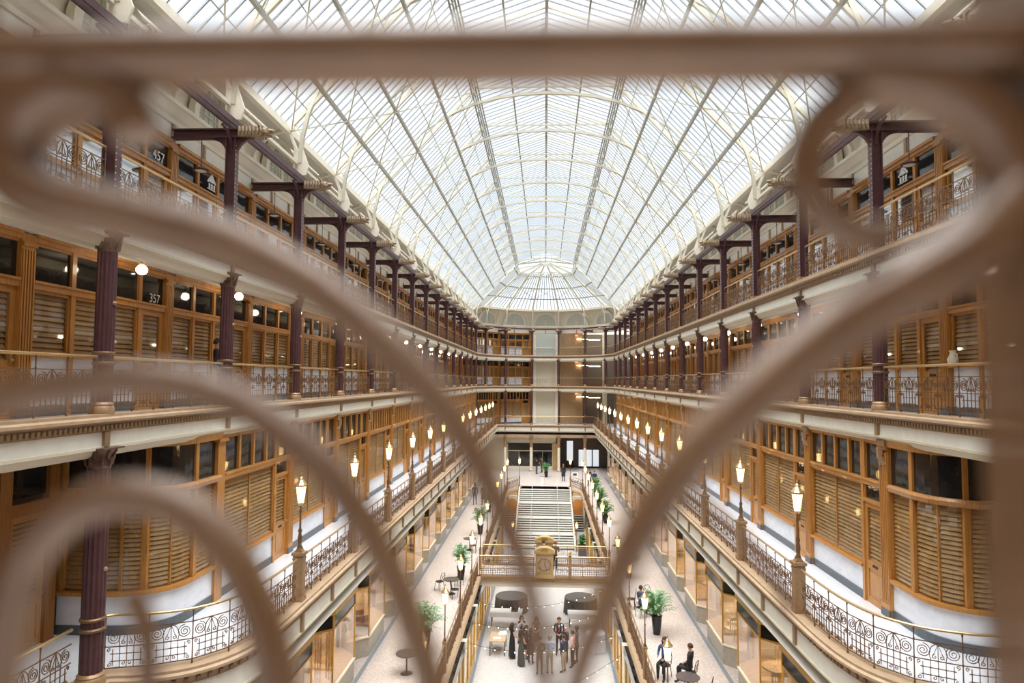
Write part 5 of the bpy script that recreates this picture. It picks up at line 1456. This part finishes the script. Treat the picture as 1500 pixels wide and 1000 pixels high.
# things inside the nearest display bays
def wood_chair(label, loc, an, m='table_wood'):
    t = thing('dining_chair', label, 'chair', loc, math.radians(an)); a = MB(); a.box(-.22, .22, -.22, .22, .44, .48); a.obj('seat', m, t)
    for sx in (-.19, .19):
        for sy in (-.19, .19): a = MB(); a.box(sx - .02, sx + .02, sy - .02, sy + .02, 0, .95 if sy < 0 else .44); a.obj('leg', m, t)
    a = MB(); a.box(-.2, .2, -.21, -.17, .82, .95)
    for x in (-.1, 0, .1): a.box(x - .012, x + .012, -.2, -.18, .48, .82)
    a.obj('backrest', m, t)
zf = Z1 + .81
a = MB()
for s in (1, -1):
    for k in range(0, 14):
        y = YK(k) + .6; a.prism([(s * 7.9, y + .35), (s * 7.1, y + 1.12), (s * 7.1, y + 3.78), (s * 7.9, y + 4.55), (s * 9.6, y + 4.6), (s * 9.6, y + .1)][::s], Z1 + .70, zf, 'z')
struct('floor_displays', a, 'table_wood')
def rtable(label, loc, r=.55):
    t = thing('round_table', label, 'table', loc); a = MB(); a.lathe([(r, .7), (r, .74)], n=24); a.obj('tabletop', 'table_wood', t); a = MB(); a.lathe([(.2, 0), (.05, .06), (.04, .7)], n=10); a.obj('pedestal', 'table_wood', t)
y2 = YK(2) + .6
rtable('round oak table inside the third right display window', (7.9, y2 + 1.9, zf)); wood_chair('oak chair in front of the round table in the right display', (7.55, y2 + 1.1, zf), 0); wood_chair('oak chair behind the round table in the right display', (8.3, y2 + 2.9, zf), 160)
y3 = YK(3) + .6
for i, (x, y, an) in enumerate(((7.5, 1.5, 20), (7.8, 2.3, 90), (8.2, 1.7, 200))): wood_chair('cream-seated chair in the fourth right display, %s from the aisle' % ORD[i], (x, y3 + y, zf), an, 'cream')
y4 = YK(4) + .6
t = thing('striped_flag', 'red and white striped flag hanging in the fifth right display window', 'flag', (7.9, y4 + 1.05, zf + 1.3))
a = MB()
for i in range(7): a.box(-.45 + i * .13, -.385 + i * .13, 0, .02, 0, 1.0)
a.obj('red_stripes', 'flag_red', t); a = MB()
for i in range(7): a.box(-.385 + i * .13, -.32 + i * .13, 0, .02, 0, 1.0)
a.obj('white_stripes', 'flag_white', t); a = MB(); a.box(-.5, .5, -.0, .02, 1.0, 1.04); a.obj('rod', 'table_wood', t)
rtable('low wooden table under the striped flag', (7.9, y4 + 1.9, zf), .4)
y2 = YK(3) - .6
for i in range(7):
    t = thing('gilt_hanging', 'tall gilt hanging in the third left display window, %s from the aisle' % ORD[i], 'decoration', (-7.25 - .13 * i, YK(2) + 1.6 + .13 * (i % 3) + .5, zf), 0, 'gilt hangings in the left display')
    a = MB(); a.lathe([(.03, 0), (.035, 1.9), (.01, 2.2)], n=6); a.obj('stem', 'gold', t); a = MB()
    for j in range(6): a.ball((.02 * (j % 2), 0, .3 + j * .3), .06, 5)
    a.obj('ornaments', 'brass', t)
t = thing('armchair', 'dark red leather armchair in the fourth left display window', 'armchair', (-7.7, YK(3) + 2.4, zf), math.radians(-60))
a = MB(); a.box(-.35, .35, -.35, .3, .12, .42); a.obj('seat', 'leather', t); a = MB(); a.box(-.38, .38, -.42, -.3, .3, .95); a.obj('backrest', 'leather', t)
for q in (-1, 1): a = MB(); a.box(q * .33, q * .43, -.35, .3, .12, .6); a.obj('armrest', 'leather', t)
for q in (-1, 1):
    for w in (-.3, .25): a = MB(); a.box(q * .3 - .02, q * .3 + .02, w - .02, w + .02, 0, .12); a.obj('leg', 'black', t)

# festoon lights strung over the lowest floor
for i, (ya, yb, zz) in enumerate(((24.5, 30.0, 2.75), (36.0, 38.8, 2.9), (33.0, 35.5, 2.9), (31, 32.4, 2.7))):
    t = thing('festoon_lights', 'string of small warm bulbs across the lowest floor, %s from the camera' % ORD[(0, 3, 2, 1)[i]], 'string lights', (0, 0, 0), 0, 'festoon lights over the lowest floor')
    P = []
    for j in range(31):
        f = j / 30; P.append((-3.3 + 6.6 * f, ya + (yb - ya) * f, zz - .55 * 4 * f * (1 - f)))
    a = MB(); a.tube(P, .008, 4); a.obj('wire', 'black', t)
    for j in range(1, 30, 2): a = MB(); p = P[j]; a.ball((p[0], p[1], p[2] - .05), .02, 6); a.obj('bulb', 'bulb', t)

# ------------------------------------------------------------------ the rail close in front of the camera
t = thing('foreground_railing', 'large blurred bronze scrollwork railing directly in front of the camera', 'railing', (0, 0, 0), 0)
FY = .22
def scroll(pts, r, nm='scroll', dy=0, m='bronze_near'):
    P = smooth_path([(x, z) for x, z in pts], 5); n_ = len(P)
    rs = [1.12 * (r[0] + (r[1] - r[0]) * i / (n_ - 1)) for i in range(n_)]
    a = MB(); a.tube([(p.x, FY + dy, H(p.y)) for p in P], rs, 12, up=(0, 1, 0), flat=1.1); return a.obj(nm, m, t, True)
mat('bronze_near', (.30, .165, .080), .36, metal=.1, noise=(.22, .11, .048), scale=30, spec=.8, coat=.6)
scroll([(-.30, .1085), (-.1877, .1087), (-.0114, .1078), (.1522, .1064), (.26, .1055)], (.0092, .0092), 'rail')
scroll([(-.159, .0985), (-.1765, .0895), (-.182, .0745), (-.170, .0610), (-.1373, .0535), (-.1065, .0451), (-.0785, .0314), (-.0554, .0146), (-.0372, -.0042), (-.0237, -.0226), (-.0126, -.0441), (-.0048, -.0653), (.0007, -.0966), (.001, -.13)], (.0108, .0022))
scroll([(-.25, -.022), (-.215, -.012), (-.191, -.008), (-.1723, -.0055), (-.1537, -.0025), (-.1305, -.0004), (-.1072, -.0047), (-.0887, -.0146), (-.0726, -.0276), (-.0588, -.0449), (-.0485, -.0619), (-.0416, -.0788), (-.0348, -.0997), (-.030, -.13)], (.0058, .0048))
scroll([(-.179, -.13), (-.1775, -.095), (-.1736, -.0705), (-.1676, -.0555), (-.1542, -.0431), (-.1359, -.0384), (-.1174, -.0425), (-.1034, -.0543), (-.0939, -.0693), (-.0879, -.0842), (-.084, -.1033), (-.083, -.14)], (.0055, .0065))
scroll([(.166, .085), (.158, .066), (.1464, .0540), (.1350, .0425), (.1185, .0325), (.0972, .0206), (.0758, .0043), (.0543, -.0153), (.0403, -.0315), (.0284, -.0498), (.0209, -.0668), (.0135, -.0838), (.0082, -.1027), (.006, -.13)], (.0125, .0024))
scroll([(.112, .1), (.0987, .0923), (.0867, .0812), (.0832, .0678), (.0883, .0545), (.0978, .0478), (.108, .047)], (.0065, .0045))
scroll([(.098, .098), (.125, .093), (.142, .080), (.150, .064)], (.0075, .010))
scroll([(-.20, .092), (-.178, .0965), (-.155, .0965), (-.142, .091), (-.1375, .081)], (.012, .0065))
scroll([(-.128, -.14), (-.1275, -.1067), (-.1284, -.0831), (-.1346, -.0690)], (.0036, .0034), 'stem')
scroll([(.0708, -.0427), (.0779, -.0573), (.0932, -.0714), (.1032, -.0835), (.1111, -.0955), (.118, -.11)], (.002, .0022), 'stem', .12)
for x, nm in ((.1665, 'post'), (-.225, 'post')):
    a = MB(); a.box(x - .0185, x + .0185, FY - .02, FY + .02, H(-.65), H(.31)); a.lathe([(.02, H(.31)), (.026, H(.33)), (.02, H(.35))], (x, FY, 0), 12); a.obj(nm, 'bronze_near', t)
a = MB(); a.tube([(-1.2, FY, H(.36)), (1.2, FY, H(.36))], .028, 12); a.obj('handrail', 'brass', t, True)
a = MB(); a.tube([(-.9, FY, H(-.55)), (.9, FY, H(-.55))], .012, 8); a.obj('rail', 'bronze_near', t)
# camera gallery floor; unseen ceiling above it added and trimmed to shade the near rail
a = MB().box(-8, 8, Y0, -.55, H(2.66), H(3.05)); struct('ceiling_rail_shade', a, 'soffit')
a = MB().box(-8, 8, Y0, .33, H(-1.0), H(-.75)); struct('floor_camera_gallery', a, 'tile_white')
a = MB().box(-8, 8, .1, .35, H(-.75), H(-.65)); struct('trim_%d' % TRIM[0], a, 'tan')

# ------------------------------------------------------------------ world, sun and camera
sc = bpy.context.scene
w = bpy.data.worlds.new('World'); sc.world = w; w.use_nodes = True
nt = w.node_tree; bg = nt.nodes['Background']
tc = nt.nodes.new('ShaderNodeTexCoord'); nz = nt.nodes.new('ShaderNodeTexNoise'); nz.inputs['Scale'].default_value = 3.0; nz.inputs['Detail'].default_value = 5
cr = nt.nodes.new('ShaderNodeValToRGB'); cr.color_ramp.elements[0].color = (.80, .90, 1, 1); cr.color_ramp.elements[1].color = (1, .99, .97, 1)
cr.color_ramp.elements[0].position = .35; cr.color_ramp.elements[1].position = .6
nt.links.new(tc.outputs['Generated'], nz.inputs['Vector']); nt.links.new(nz.outputs['Fac'], cr.inputs[0]); nt.links.new(cr.outputs[0], bg.inputs[0])
bg.inputs[1].default_value = .44
# wide soft sun added to light the hall without brightening the visible sky
sl = bpy.data.lights.new('fill_sun', 'SUN'); sl.energy = 4.1; sl.angle = math.radians(75); sl.color = (1, .985, .96)
so_ = bpy.data.objects.new('fill_sun', sl); col.objects.link(so_); so_.location = (0, 40, 60); so_.rotation_euler = (math.radians(8), 0, 0)
cam = bpy.data.cameras.new('camera'); co = bpy.data.objects.new('camera', cam); col.objects.link(co)
cam.sensor_width = 36; cam.lens = 24.0; cam.clip_start = .01; cam.clip_end = 400
pit, yaw, roll = math.atan(57 / 1000), math.atan(49 / 1000), .007
co.location = (0, 0, EYE)
co.matrix_world = Matrix.Translation((0, 0, EYE)) @ Matrix.Rotation(yaw, 4, 'Z') @ Matrix.Rotation(PI / 2 + pit, 4, 'X') @ Matrix.Rotation(roll, 4, 'Z')
cam.dof.use_dof = True; cam.dof.focus_distance = 32; cam.dof.aperture_fstop = 2.6
sc.camera = co
sc.view_settings.view_transform = 'Standard'; sc.view_settings.look = 'None'; sc.view_settings.gamma = 1; sc.view_settings.use_curve_mapping = False
sc.view_settings.exposure = 1.6
cy = sc.cycles
cy.use_denoising = True
cy.max_bounces = 8; cy.diffuse_bounces = 4; cy.glossy_bounces = 3; cy.transparent_max_bounces = 16; cy.sample_clamp_indirect = 4; cy.caustics_reflective = False; cy.caustics_refractive = False
